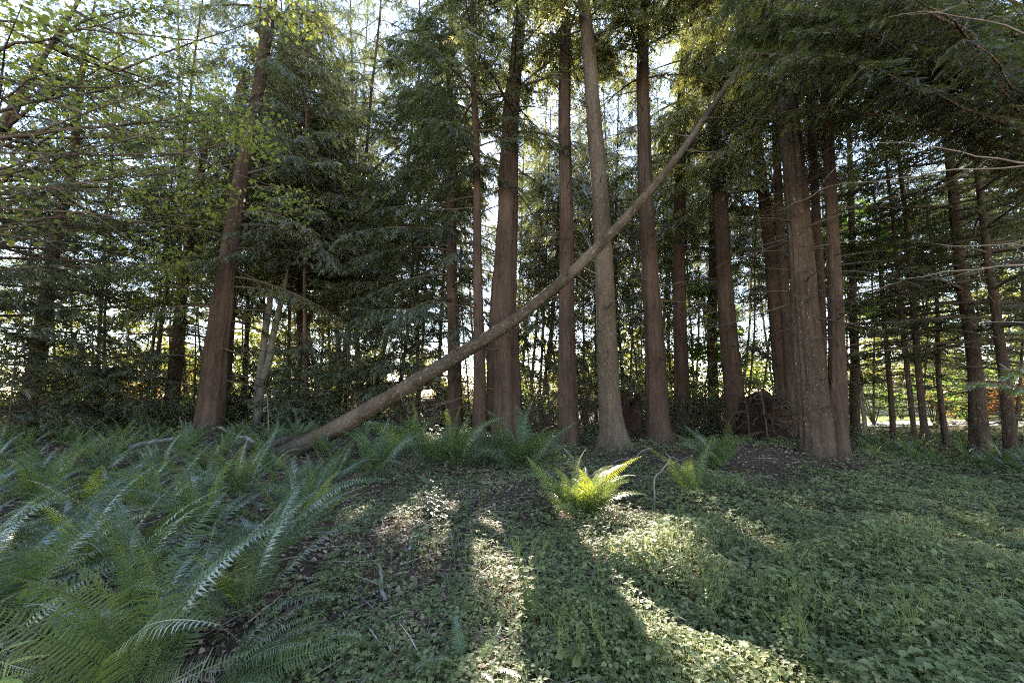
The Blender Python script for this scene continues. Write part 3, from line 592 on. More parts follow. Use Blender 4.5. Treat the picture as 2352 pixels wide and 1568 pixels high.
def bush(name, label, px, Y, rx, hgt, leaf, n, lsize, seed, py=985, group=None):
    r = np.random.default_rng(seed); b = at(px, py, Y); base = np.array([b[0], b[1], hz(b[0], b[1])])
    t = thing(name, label, 'bush', base, group); mb = MB()
    for _ in range(14):
        a = r.uniform(0, 6.28); mb.add(*tube(wiggle([0, 0, -.1], [math.cos(a) * rx * .7, math.sin(a) * rx * .7, hgt * r.uniform(.6, .95)], 6, .04, r), np.linspace(.025, .006, 6), 4))
    link('stem', mb.mesh('stem', True), M['limb'], t)
    C = np.stack([r.uniform(-rx, rx, 14), r.uniform(-rx, rx, 14) * .7, r.uniform(.25, .85, 14) * hgt], -1); i = r.integers(0, 14, n)
    P = C[i] + nrm(r.normal(0, 1, (n, 3))) * (r.random((n, 1)) ** .4) * rx * .42; P[:, 2] = np.abs(P[:, 2]); P = P[keep_lit(P + base)]; n = len(P)
    V, F, tt = leaves_mesh(P, r.uniform(0, 6.28, n), r.normal(-.1, .5, n), r.normal(0, .5, n), lsize * r.uniform(.6, 1.3, n), r.random(n))
    link('foliage', mesh_from('foliage', V, F, None, tt), M[leaf], t)
# ---------------------------------------------------------------- fallen log leaning up through the wood
def leaning_log():
    pts = [(596, 1064, 9.1), (690, 1027, 9.15), (800, 968, 9.1), (1000, 850, 9.0), (1180, 738, 8.9), (1300, 640, 8.85), (1420, 520, 8.8), (1500, 430, 8.8), (1570, 345, 8.8), (1700, 150, 8.9)]
    w = [36, 40, 37, 31, 27, 25, 22, 19, 16, 10]
    P = np.array([at(*p) for p in pts]); rr = np.array([a / 2 / FPX * p[2] * 1.02 for a, p in zip(w, pts)])
    s = np.r_[0, np.cumsum(np.linalg.norm(np.diff(P, axis=0), axis=1))]
    q = np.arange(0, s[-1], .07)
    Q = np.stack([np.interp(q, s, P[:, k]) for k in range(3)], -1); ra = np.interp(q, s, rr)
    k = np.ones(15) / 15
    for c in range(3): Q[:, c] = np.convolve(np.pad(Q[:, c], 7, mode='reflect', reflect_type='odd'), k, 'valid')
    r = np.random.default_rng(3)
    base = P[1].copy(); base[2] = hz(base[0], base[1])
    t = thing('fallen_log', 'long grey dead trunk fallen diagonally across the wood, propped up among the trees', 'log', base)
    V, F3, F4 = tube(Q - base, ra, 28, True)
    n = len(Q); B = V[:n * 28].reshape(n, 28, 3); c = (Q - base)[:, None]
    A, S_ = np.meshgrid(np.arange(28) * 2 * math.pi / 28, q)
    d = 1 + .04 * np.sin(3 * A + .6 * S_) + .03 * np.sin(5 * A - 1.1 * S_) + r.normal(0, .035, A.shape) + .03 * np.sin(9 * A + 7 * S_) + .10 * np.exp(-S_ / .7) * np.sin(6 * A)
    d -= .35 * np.exp(-S_ / .35) * (.5 + .5 * np.sin(2 * A + 1))
    V[:n * 28] = (c + (B - c) * d[..., None]).reshape(-1, 3)
    mb = MB(); mb.add(V, F3, F4); link('log', mb.mesh('log', True), M['deadlog'], t)
    for i in range(46):
        f = r.uniform(.10, .98); j = int(f * (n - 1)); a = r.uniform(0, 6.28); l = r.uniform(.06, .3) * (1 + 3 * (r.random() < .25))
        T = nrm(Q[min(j + 1, n - 1)] - Q[j]); S = nrm(np.cross(T, [0, 0, 1.])); U = np.cross(S, T)
        dr = S * math.cos(a) + U * math.sin(a) + T * r.uniform(0, .5)
        m2 = MB(); p = Q[j] - base; m2.add(*tube(wiggle(p + dr * ra[j] * .8, p + dr * (ra[j] + l), 6, .012, r), np.linspace(.016, .005, 6), 5))
        link('branch', m2.mesh('branch', True), M['limb'], t)
    return t
leaning_log()
def lying(name, label, cat, p0, p1, r0, r1, mat, seed, z0=.05, z1=.05, amp=.02, sag=0):
    r = np.random.default_rng(seed)
    a = on_ground(*p0) if len(p0) == 2 else at(*p0); b = on_ground(*p1) if len(p1) == 2 else at(*p1)
    a[2] = hz(a[0], a[1]) + z0; b[2] = hz(b[0], b[1]) + z1
    amp = min(amp, .008 * np.linalg.norm(b - a)); P = wiggle(a, b, 24, amp, r, sag); mb = MB(); V, F3, F4 = tube(P - a, np.linspace(r0, r1, 24) * (1 + r.normal(0, .05, 24)), 12)
    V += r.normal(0, r0 * .04, V.shape); mb.add(V, F3, F4)
    o = link(name, mb.mesh(name, True), M[mat]); o.location = a
    return tag(o, label, cat)
UG = 'leafy understory shrubs between the middle trunks'
for px, Y, hg, lf in ((1085, 21, 2.6, 'maple_leaf'), (1200, 18, 2.2, 'maple_green'), (1225, 23, 3.6, 'maple_leaf'), (1262, 17, 1.6, 'maple_green'), (1335, 20, 3.0, 'maple_leaf'), (1350, 26, 4.2, 'maple_leaf'), (1440, 22, 3.2, 'maple_green'), (1545, 19, 3.2, 'maple_green'), (1600, 22, 4.2, 'maple_leaf'), (1625, 17, 2.2, 'maple_green'), (1730, 18, 3.2, 'maple_green'), (1480, 25, 4, 'maple_leaf'), (1150, 26, 3.6, 'maple_leaf'), (1760, 22, 4.5, 'maple_green')):
    bush('vine_maple', 'leafy backlit understory shrub in the gaps between the middle trunks', px, Y, hg * .5, hg, lf, int(700 + 260 * hg), .12, int(px), group=UG)
for px, Y, hg, lf in ((2010, 21, 3.6, 'maple_leaf'), (2075, 26, 4.5, 'maple_leaf'), (2150, 19, 3.0, 'maple_green'), (2230, 21, 4.0, 'maple_leaf'), (1960, 24, 4, 'maple_green')):
    bush('vine_maple', 'leafy backlit understory shrub behind the thin trunks on the right', px, Y, hg * .5, hg, lf, int(600 + 220 * hg), .13, int(px), group='leafy understory shrubs behind the thin right trunks')
for px, Y, hg, lf in ((180, 20, 3.6, 'maple_leaf'), (270, 22, 4.5, 'maple_leaf'), (340, 19, 2.6, 'maple_leaf'), (545, 22, 4.0, 'maple_leaf'), (640, 24, 3.2, 'maple_green'), (120, 24, 4.5, 'maple_leaf')):
    bush('vine_maple', 'leafy backlit understory shrub glowing among the left trunks', px, Y, hg * .5, hg, lf, int(600 + 220 * hg), .13, int(px), group='leafy understory shrubs among the left trunks')
rs_ = np.random.default_rng(88)
for i in range(34):
    px, Y = rs_.uniform(-60, 1800), rs_.uniform(15.5, 24); hg = rs_.uniform(.7, 1.7)
    bush('low_shrub', 'low dark shrub in the dim undergrowth behind the main trunks', px, Y, hg * .9, hg, ('hemlock_leaf', 'needles', 'maple_green')[i % 3], int(900 + 500 * hg), .10, 300 + i, group='low dark shrubs behind the main trunks')
for px, Y, hg in ((1180, 16.5, 2.2), (1240, 15.5, 2.6), (1340, 16, 2.2), (1450, 16.5, 2.8), (1535, 15, 2.0), (1000, 16, 2.4), (930, 15.5, 2.0), (1650, 15.5, 2.2), (1740, 14.5, 2.0), (1120, 15.5, 2.2)):
    r = np.random.default_rng(int(px)); b = at(px, 985, Y); base = np.array([b[0], b[1], hz(b[0], b[1])]); mb = MB()
    for _ in range(70):
        p = np.array([r.normal(0, .45), r.normal(0, .45), -.05]); q = p + np.array([r.normal(0, .6), r.normal(0, .6), hg * r.uniform(.3, 1)]); W = wiggle(p, q, 8, .05, r); mb.add(*tube(W, np.linspace(.010, .003, 8), 3, cap=False))
        for _ in range(4):
            k = r.integers(2, 8); mb.add(*tube(wiggle(W[k], W[k] + r.normal(0, .25, 3), 5, .02, r), np.linspace(.005, .002, 5), 3, cap=False))
    o = link('dry_brush', mb.mesh('dry_brush'), M['limb']); o.location = base
    tag(o, 'leafless tangle of thin brown twigs in the gloom between the middle trunks', 'brush', 'dry twig tangles between the middle trunks')
lying('fallen_log', 'bleached pale log lying in the ferns at left', 'log', (255, 1072), (425, 1040), .06, .045, 'whitewood', 1, .30, .32)
lying('fallen_branch', 'bleached branch lying left of the foot of the leaning log', 'branch', (500, 1012), (585, 1042), .03, .045, 'whitewood', 2, .4, .15)
lying('fallen_log', 'broken reddish butt of wood lying under the root end of the leaning log', 'log', (560, 1062), (720, 1040), .10, .15, 'deadlog', 3, .1, .12)
lying('fallen_branch', 'thin bare branch lying along the dark ferns right of the trunks', 'branch', (2040, 1062), (2130, 1090), .02, .03, 'limb', 4, .12, .05)
lying('fallen_branch', 'short curved mossy stick lying in the leaves near the middle', 'branch', (868, 1320), (885, 1370), .010, .017, 'grey', 5, .1, .04)
lying('fallen_branch', 'pale crooked twig lying just right of the lone dark trunk', 'branch', (1950, 1085), (2015, 1050), .012, .02, 'twig', 6, .06, .18, .03)
lying('fallen_branch', 'pale stick lying on the duff behind the bent dead sapling', 'branch', (1405, 1075), (1500, 1058), .012, .018, 'twig', 7, .1, .22, .03)

# ---------------------------------------------------------------- stumps
def stump(label, px, py, Y, w, hgt, seed, roots=0):
    r = np.random.default_rng(seed); b = at(px, py, Y); base = np.array([b[0], b[1], hz(b[0], b[1])])
    rad = w / 2 / FPX * Y; t = thing('tree_stump', label, 'stump', base)
    n, m = 26, 44; z = np.linspace(-.15, 1, n); a = np.arange(m) * 2 * math.pi / m
    Z, A = np.meshgrid(z, a, indexing='ij')
    rim = 1 + .13 * np.sin(2 * A + 1) + .07 * np.sin(5 * A) + .05 * np.sin(13 * A + 2)
    RR = rad * (1 + .35 * np.exp(-Z.clip(0) / .12) - .12 * Z + .09 * np.sin(6 * A + 2 * Z) + .06 * np.sin(11 * A - 3 * Z) + r.normal(0, .035, Z.shape) - .2 * np.exp(-((A - 4.7) / .5) ** 2) * (Z > .2))
    if roots > 20: RR = RR * np.sqrt(np.clip(1.0 - np.clip(Z, 0, 1) ** 5, .001, 1)); rim = 1 + .10 * np.sin(2 * A + 1) + .05 * np.sin(5 * A); RR = RR * (1 + .10 * np.sin(4 * A + 5 * Z) + .10 * np.sin(9 * A - 7 * Z) + r.normal(0, .11, Z.shape))
    V = np.stack([RR * np.cos(A), RR * np.sin(A), Z * hgt * rim], -1).reshape(-1, 3)
    i = np.arange(n - 1)[:, None] * m; j = np.arange(m)[None]; k = (j + 1) % m
    F4 = np.stack([i + j, i + k, i + m + k, i + m + j], -1).reshape(-1, 4)
    V = np.vstack([V, [0, 0, hgt * (.72 if roots < 20 else .99)]]); F3 = np.stack([np.full(m, n * m), (n - 1) * m + np.arange(m), (n - 1) * m + (np.arange(m) + 1) % m], -1)
    mb = MB(); mb.add(V, F3, F4); link('stump', mb.mesh('stump'), M['stump'], t)
    for q in range(roots):
        a0 = r.uniform(0, 6.28); zz = r.uniform(.15, 1.0) * hgt
        p = np.array([math.cos(a0) * rad * .8, math.sin(a0) * rad * .8, zz]); e = p + np.array([math.cos(a0), math.sin(a0), r.uniform(-.9, .5)]) * r.uniform(.25, .9) * rad * 1.6
        m2 = MB(); m2.add(*tube(wiggle(p, e, 9, .045, r), np.linspace(.022, .005, 9), 5)); link('root', m2.mesh('root', True), M['limb'], t)
    return t
stump('dark rotten snag stump between the curved-foot hemlock and the furrowed cedar', 1448, 1008, 14.4, 54, 1.35, 5, 6)
stump('black upturned root mass with trailing roots left of the biggest trunk', 1757, 1022, 12.6, 94, 1.45, 6, 90)

# ---------------------------------------------------------------- clearing beyond the trees on the right
def sheet(name, poly, z, mat, kind='structure'):
    V = np.array([(x, y, z) for x, y in poly], float)
    o = link(name, mesh_from(name, V, None, [list(range(4))]), mat); return tag(o, kind=kind)
M['lawn'] = plain('sunlit lawn', (.09, .14, .03), (.15, .20, .05), 3)
M['gravel'] = plain('pale gravel', (.32, .31, .30), (.5, .49, .47), 8)
M['white'] = plain('white painted boards', (.68, .68, .68), (.8, .8, .8), 2, .6, .05)
M['roof'] = plain('grey shingles', (.16, .16, .17), (.26, .26, .27), 6)
M['dark_glass'] = plain('dark window glass', (.02, .025, .03), (.03, .035, .04), 2, .1, 0)
gz = -.29
def patch(name, x0, x1, y0, y1, dz, mat):
    X, Y = np.meshgrid(np.linspace(x0, x1, 30), np.linspace(y0, y1, 20), indexing='ij')
    V = np.stack([X, Y, h(X, Y) + dz], -1).reshape(-1, 3); i = np.arange(29)[:, None] * 20; j = np.arange(19)[None]
    tag(link(name, mesh_from(name, V, None, np.stack([i + j, i + 20 + j, i + 21 + j, i + 1 + j], -1).reshape(-1, 4)), M[mat]), kind='structure')
patch('lawn', 18, 60, 24, 44, .012, 'lawn')
patch('gravel_drive', 17, 60, 19.5, 23.2, .016, 'gravel')
def box(mb, x0, x1, y0, y1, z0, z1):
    V = [(x, y, z) for x in (x0, x1) for y in (y0, y1) for z in (z0, z1)]
    mb.add(V, None, [(0, 1, 3, 2), (4, 6, 7, 5), (0, 4, 5, 1), (2, 3, 7, 6), (0, 2, 6, 4), (1, 5, 7, 3)])
def shed():
    c = at(2075, 985, 33); base = np.array([c[0], 33, hz(c[0], 33)])
    t = thing('white_shed', 'white boarded shed glimpsed between thin trunks across the clearing', 'shed', base)
    mb = MB(); box(mb, -2.6, 2.6, 0, 3.5, -.2, 2.2); link('wall', mb.mesh('wall'), M['white'], t)
    mb = MB(); mb.add([(-2.9, -.35, 2.15), (2.9, -.35, 2.15), (2.9, 1.75, 3.2), (-2.9, 1.75, 3.2), (-2.9, 3.85, 2.15), (2.9, 3.85, 2.15)], None, [(0, 1, 2, 3), (3, 2, 5, 4)])
    mb.add([(-2.6, 0, 2.2), (-2.6, 3.5, 2.2), (-2.6, 1.75, 3.1), (2.6, 0, 2.2), (2.6, 3.5, 2.2), (2.6, 1.75, 3.1)], [(0, 1, 2), (3, 5, 4)]); link('roof', mb.mesh('roof'), M['roof'], t)
    mb = MB(); box(mb, -1.6, -.6, -.03, .0, 1.0, 1.7); link('window', mb.mesh('window'), M['dark_glass'], t)
    mb = MB(); box(mb, .7, 1.6, -.04, .0, 0, 1.95); link('door', mb.mesh('door'), M['white'], t)
shed()
bush('rusty_shrub', 'rust orange shrub glowing across the clearing between the right trunks', 2215, 27, 2.0, 2.2, 'orange_leaf', 2200, .2, 61)
bush('rusty_shrub', 'rust orange shrub at the right edge behind the last dark trunk', 2345, 25, 1.3, 2.6, 'orange_leaf', 1500, .18, 62)
bush('leafy_shrub', 'yellow-green lit shrub low between the left trunks', 250, 24, 2.4, 2.2, 'maple_leaf', 2600, .17, 63)
bush('leafy_shrub', 'pinkish lit shrub beside the yellow-green one between the left trunks', 345, 25, 1.6, 3.4, 'orange_leaf', 700, .16, 64)
bush('leafy_shrub', 'sunlit leafy shrub low behind the broad fluted cedar', 1020, 19, 1.4, .9, 'maple_leaf', 1600, .11, 65)
bush('leafy_shrub', 'sunlit leafy shrub low behind the straight knotty trunk', 1275, 21, 1.2, 1.3, 'maple_leaf', 1300, .12, 66)
bush('leafy_shrub', 'dark leafy shrub in the shade under the low conifers at left', 800, 15.5, 1.0, .9, 'hemlock_leaf', 1300, .1, 67)

# ---------------------------------------------------------------- ferns
def frond_mesh(name, L, e0, e1, wmax, pairs, r, fold=.25, curl=0.0, side_bend=0.0):
    n = 26; s = np.linspace(0, 1, n)
    e = e0 + (e1 - e0) * s ** 1.35
    ds = L / (n - 1)
    yy = np.r_[0, np.cumsum(np.cos(e[:-1]) * ds)]; zz = np.r_[0, np.cumsum(np.sin(e[:-1]) * ds)]
    xx = side_bend * L * s ** 2
    C = np.stack([xx, yy, zz], -1); T = nrm(np.gradient(C, axis=0))
    X = nrm(np.cross(T, np.cross([1.0, 0, 0], T)) * 0 + np.array([1.0, 0, 0])); U = nrm(np.cross(X, T))
    mb = MB(); mb.add(*tube(C, np.linspace(.0045, .0012, n), 4, cap=False), tint=.75)
    tw = r.normal(0, .25) 
    q = np.linspace(.13, .985, pairs)
    P = np.stack([np.interp(q, s, C[:, k]) for k in range(3)], -1); Tq = nrm(np.stack([np.interp(q, s, T[:, k]) for k in range(3)], -1))
    Uq = nrm(np.cross(np.array([1.0, 0, 0]), Tq))
    w = wmax * np.clip((q - .08) / .2, .25, 1) * np.clip((1 - q) / .62, .05, 1) ** .8
    hw = .42 * L * .87 / pairs
    for sg in (-1, 1):
        l = w * r.uniform(.9, 1.08, pairs); fw = r.normal(.25, .08, pairs); lift = fold + r.normal(0, .1, pairs); dr = r.uniform(.25, .95, pairs)
        D = nrm(np.array([1.0, 0, 0]) * sg * math.cos(tw * .3) + Tq * fw[:, None] + Uq * lift[:, None])
        D2 = nrm(D - Uq * (dr * 1.2)[:, None] + Tq * .15)
        hwv = (hw * np.clip(l / wmax, .5, 1))[:, None]
        a = P - Tq * hwv * .75; b = P + Tq * hwv * .75
        m0 = P + D * (l * .5)[:, None]; c = m0 - Tq * hwv * .8; d = m0 + Tq * hwv * .95
        tip = m0 + D2 * (l * .55)[:, None]
        V = np.stack([a, b, c, d, tip], 1).reshape(-1, 3); i = np.arange(pairs)[:, None] * 5
        F4 = i + np.array([[0, 1, 3, 2]]); F3 = i + np.array([[2, 3, 4]])
        mb.add(V, F3, F4, np.repeat(np.clip(.5 + r.normal(0, .12, pairs), 0, 1), 5))
    return mb
fr = np.random.default_rng(21)
FROND = []   # (mesh builder, steepness)
SPEC = [(1.0, R(82), R(35), .092), (1.05, R(74), R(5), .088), (.95, R(66), R(-12), .09), (1.0, R(52), R(-22), .085), (.9, R(40), R(-18), .082), (1.05, R(78), R(-5), .095), (.85, R(24), R(-14), .08), (.95, R(60), R(10), .09)]
for k, (L, a, b, w) in enumerate(SPEC):
    for v in range(2):
        FROND.append((frond_mesh('frond', L, a + fr.normal(0, .06), b + fr.normal(0, .12), w * 1.3, 44, fr, side_bend=fr.normal(0, .1), fold=fr.uniform(.05, .35)), math.degrees(a)))
FROND_ME = {}
def frond_me(i, mat):
    if (i, mat) not in FROND_ME:
        me = FROND[i][0].mesh('frond'); me.materials.append(M[mat]); FROND_ME[(i, mat)] = me
    return FROND_ME[(i, mat)]
STEEP = [i for i, f in enumerate(FROND) if f[1] > 62]; LOW = [i for i, f in enumerate(FROND) if f[1] <= 62]
def fern(x, y, size, n, r, label, group=None, mats=('fern',), dead=2, steep=.55, whole=False, name='sword_fern', z=None, azr=None, xs=1.0):
    base = (x, y, hz(x, y) - .01 if z is None else z)
    t = thing(name, label, 'fern', base, group)
    merged = MB()
    for k in range(n + dead):
        isdead = k >= n
        i = r.choice(LOW) if isdead or r.random() > steep else r.choice(STEEP)
        az = (k * 2.399 + r.normal(0, .3)) if azr is None else r.uniform(*azr)
        s = size * r.uniform(.72, 1.12) * (.7 if isdead else 1)
        tilt = r.normal(0, .12) - (.5 if isdead else 0); roll = r.normal(0, .45)
        if whole:
            V = np.concatenate(FROND[i][0].V) * s
            ca, sa = math.cos(az), math.sin(az); ct, st_ = math.cos(tilt), math.sin(tilt)
            V = np.stack([V[:, 0], V[:, 1] * ct - V[:, 2] * st_, V[:, 1] * st_ + V[:, 2] * ct], -1)
            V = np.stack([V[:, 0] * ca - V[:, 1] * sa, V[:, 0] * sa + V[:, 1] * ca, V[:, 2]], -1)
            merged.add(V, np.concatenate(FROND[i][0].F3), np.concatenate(FROND[i][0].F4), np.clip(np.concatenate(FROND[i][0].T) + r.normal(0, .15), 0, 1))
        else:
            m = 'fern_dead' if isdead else mats[r.integers(len(mats))]
            o = bpy.data.objects.new('frond', frond_me(i, m)); COL.objects.link(o); o.parent = t
            o.location = (.03 * math.cos(az + 1.57), .03 * math.sin(az + 1.57), 0)
            o.rotation_euler = (tilt, roll, az); o.scale = (s * r.uniform(.9, 1.2) * xs, s, s)
            if m == 'fern_dead': o['label'] = 'dead brown frond'
            if m == 'fern_yellow': o['label'] = 'yellow-green frond'
    if whole: link('frond', merged.mesh('frond'), M[mats[0]], t)['label'] = 'arching fronds'
    return t
fr2 = np.random.default_rng(5)
def fpx(px, py, Y=None): p = on_ground(px, py) if Y is None else at(px, py, Y); return p[0], p[1]
taken = []
def own(px, py, size, n, label, **kw):
    p = fpx(px, py); taken.append(p); fern(p[0], p[1], size, n, fr2, label, xs=1.3, **kw)
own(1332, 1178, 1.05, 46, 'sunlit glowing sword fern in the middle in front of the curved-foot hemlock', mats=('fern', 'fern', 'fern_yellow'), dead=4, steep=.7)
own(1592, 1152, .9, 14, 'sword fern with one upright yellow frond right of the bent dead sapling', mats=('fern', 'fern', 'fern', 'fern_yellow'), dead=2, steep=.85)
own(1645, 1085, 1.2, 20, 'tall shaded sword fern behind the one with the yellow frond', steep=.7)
own(1205, 1078, 1.5, 28, 'wide sword fern with sun-tipped fronds in front of the broad fluted cedar', steep=.5)
own(1050, 1085, 1.4, 24, 'spreading sword fern in front of the thin dark straight trunk')
own(868, 1100, 1.25, 22, 'sword fern spreading just right of the foot of the leaning log')
own(945, 1045, 1.4, 20, 'sword fern with lit tips behind the middle of the fern row', mats=('fern', 'fern_yellow'))  # yellow frond colour stands in for sunlight on the tips
own(762, 1040, .6, 9, 'small yellow-lit fern just below the leaning log', mats=('fern_yellow', 'fern'), dead=0)  # its yellow light is put in with the frond colour
for px, py, s, n in ((1125, 1062, 1.1, 18), (985, 1070, 1.1, 18), (1262, 1052, 1.0, 16)):
    own(px, py, s, n, 'dark sword fern in the row of ferns in front of the middle trunks', group='ferns in the row in front of the middle trunks')
# near ferns at the lower left
own(335, 1600, 1.12, 17, 'large sword fern with tall upright fronds at the lower left, nearest to the viewer', dead=3, steep=.75)
own(-20, 1500, 1.0, 12, 'pale-topped sword fern cut by the left edge at the bottom')
own(470, 1580, .8, 9, 'low sword fern reaching a long arching frond over the brown litter at the bottom', steep=.0, azr=(R(-110), R(-35)))
BED = 'sword ferns of the bed at left'
BEDL = 'dark green sword fern in the dense fern bed filling the left of the wood floor'
cand = [(x, y) for y in np.arange(2.5, 15, .2) for x in np.arange(-17, 0, .2)]
fr2.shuffle(cand)
nf = 0
for x, y in cand:
    x += fr2.normal(0, .05); y += fr2.normal(0, .05)
    if x > -1.55 - .27 * (y - 2.4) or x < -1.36 * y - .4: continue
    d = .56 if y < 5 else .66 if y < 9 else .85
    if any((x - a) ** 2 + (y - b) ** 2 < d * d for a, b in taken): continue
    if -5.9 < x < -3.8 and 8.7 < y < 10.2: continue
    taken.append((x, y)); nf += 1
    sm = (.66 + .5 * fr2.random()) * (1 if y < 6.5 else .88) + (.12 if y < 4.5 else 0)
    young = fr2.random() < .3
    fern(x, y, sm, int(fr2.integers(11, 17)), fr2, BEDL, BED, ('fern', 'fern', 'fern', 'fern_yellow') if young and y < 8 else ('fern',), dead=int(fr2.integers(1, 4)), steep=.45, whole=y > 8.2)
# a dim row on the right, and scattered small ones behind the trunks
RG = 'dim ferns along the edge of the clearing at right'
for i in range(34):
    px = fr2.uniform(1975, 2420); py = fr2.uniform(1032, 1078) + (25 if px > 2250 else 0)
    x, y = fpx(px, py); fern(x, y, fr2.uniform(.55, .8), 10, fr2, 'dim dark fern in the fern row below the thin trunks on the right', RG, dead=1, whole=True)
for i in range(22):
    px = fr2.uniform(1290, 1740); Y = fr2.uniform(12.3, 18)
    x, y = fpx(px, 1000, Y); fern(x, y, fr2.uniform(.6, .9), 10, fr2, 'small shaded fern among the trunk feet right of the straight knotty trunk', 'small ferns among the feet of the middle trunks', dead=1, whole=True)
# lacy lady ferns lying low in the ground cover
def small_fern(px, py, s, n, lab): x, y = fpx(px, py); fern(x, y, s, n, fr2, lab, mats=('cover_fern',), dead=0, steep=0.0, name='lady_fern')
M['cover_fern'] = leaf_mat('pale lacy fern', [(.1, (.05, .09, .035)), (.5, (.08, .13, .05)), (.9, (.12, .17, .06))], (.42, .52, .08), .4, .5, .06)
small_fern(1075, 1555, .42, 5, 'pale lacy lady fern at the bottom of the picture left of the sunlit herb')
small_fern(860, 1470, .40, 5, 'low pale lady fern beside the arching frond at the bottom')
small_fern(1000, 1115, .45, 6, 'lady fern in the ground cover before the row of sword ferns')
small_fern(1700, 1180, .42, 5, 'small lady fern beside the fern with one yellow frond')
small_fern(1120, 1170, .38, 5, 'small grey-green lady fern left of the sunlit fern')

# ---------------------------------------------------------------- ground cover and litter: stuff nobody could count
def cover():
    r = np.random.default_rng(8); n = 150000
    # denser near the viewer, thinning with distance
    y = 1.7 + 14.5 * r.random(n) ** 1.55; x = r.uniform(-1, 1, n) * (1.42 * y + .5)
    c = np.sin(x * 2.3 + 1.1 * np.sin(y * 1.7)) + np.sin(y * 2.9 + x * .8) + .8 * np.sin(x * 5.1 - y * 4.3)
    inbed = x < -1.35 - .27 * (y - 2.4)
    brown = np.exp(-(((x + 1.25) / .75) ** 2 + ((y - 3.4) / 1.3) ** 2)) * .3 + np.exp(-(((x - 4.6) / 2.4) ** 2 + ((y - 8.6) / 1.5) ** 2)) * 1.25 + np.exp(-(((x - 1.0) / 1.5) ** 2 + ((y - 6.6) / 1.0) ** 2)) * .4
    brown = brown + .45 * np.clip((y - 8) / 4, 0, 1)
    right = np.clip((x - .2) / 1.5, 0, 1)
    pr = np.clip(.80 + .16 * c + .25 * right - brown - inbed * .75, .02, 1)
    k = r.random(n) < pr; x, y = x[k], y[k]; right = right[k]; n = len(x)
    hgt = (.03 + .17 * r.random(n) ** 1.6) * (.7 + .6 * right) * (.75 + .35 * np.sin(x * 3.1 + 1.7 * np.sin(y * 2.3)) * np.sin(y * 2.7))
    big = (r.random(n) < .22 * right)
    size = r.uniform(.018, .046, n) * (1 + .55 * big) * (1 + .1 * right) * np.clip(.85 + y * .03, .85, 1.25)
    yaw = r.uniform(0, 6.28, n); P0 = np.stack([x, y, h(x, y) + hgt], -1)
    Ps, Ys, Pi, Ro, Sz, Ti = [], [], [], [], [], []
    tint = r.random(n)
    for da in (0, 2.0, -2.0):
        a = yaw + da + r.normal(0, .2, n)
        Ps.append(P0 + np.stack([-np.sin(a), np.cos(a), 0 * a], -1) * size[:, None] * .12); Ys.append(a); Pi.append(r.normal(-.12, .22, n)); Ro.append(r.normal(0, .25, n)); Sz.append(size * (1.15 if da == 0 else .95)); Ti.append(np.clip(tint + r.normal(0, .1, n), 0, 1))
    V, F, tt = leaves_mesh(*(np.concatenate(v) for v in (Ps, Ys, Pi, Ro, Sz, Ti)), COVER_LEAF, COVER_F)
    m = 30000; yf = r.uniform(13, 44, m); xf = r.uniform(-1, 1, m) * 1.42 * yf; q = (xf < 16) | (yf < 18); xf, yf = xf[q], yf[q]; m = len(xf)
    V2, F2, t2 = leaves_mesh(np.stack([xf, yf, h(xf, yf) + r.uniform(.05, .4, m)], -1), r.uniform(0, 6.28, m), r.normal(0, .3, m), r.normal(0, .3, m), r.uniform(.08, .2, m), r.random(m) * .7)
    F = np.vstack([F, F2 + len(V)]); V = np.vstack([V, V2]); tt = np.concatenate([tt, t2])
    # thin leaf stalks for the nearer ones
    near = np.where(y < 4.6)[0]; b = P0[near].copy(); b[:, 2] -= hgt[near]; b[:, :2] += r.normal(0, .02, (len(near), 2)); t_ = P0[near]
    w = np.array([.0016, 0, 0]); SV = np.stack([b - w, b + w, t_ + w, t_ - w], 1).reshape(-1, 3); SF = np.arange(len(SV)).reshape(-1, 4)
    me = mesh_from('ground_cover', np.vstack([V, SV]), F, SF + len(V), np.concatenate([tt, np.full(len(SV), .6)]))
    tag(link('ground_cover', me, M['cover']), 'low three-leaved green plants carpeting the forest floor', 'ground cover', kind='stuff')
cover()
def litter():
    r = np.random.default_rng(9); n = 60000
    y = 1.7 + 15 * r.random(n) ** 1.6; x = r.uniform(-1, 1, n) * (1.42 * y + .5)
    P = np.stack([x, y, h(x, y) + r.uniform(.004, .035, n)], -1)
    V, F, tt = leaves_mesh(P, r.uniform(0, 6.28, n), r.normal(0, .35, n), r.normal(0, .45, n), r.uniform(.02, .065, n) * np.clip(.8 + y * .05, .8, 1.5), r.random(n))
    mb = MB(); mb.add(V, F, None, tt)
    for _ in range(2600):
        yy = 1.8 + 12 * r.random() ** 1.5; xx = r.uniform(-1, 1) * (1.4 * yy); a = r.uniform(0, 6.28); l = r.uniform(.08, .5)
        p = np.array([xx, yy, hz(xx, yy) + .01]); q = np.array([xx + l * math.cos(a), yy + l * math.sin(a), hz(xx, yy) + r.uniform(.01, .08)])
        mb.add(*tube(wiggle(p, q, 4, .008, r), np.linspace(.005, .002, 4) * r.uniform(.5, 1.6), 4, cap=False), tint=r.uniform(.3, 1))
    tag(link('leaf_litter', mb.mesh('leaf_litter'), M['litter']), 'brown fallen leaves and twigs lying over the forest floor', 'leaf litter', kind='stuff')
litter()

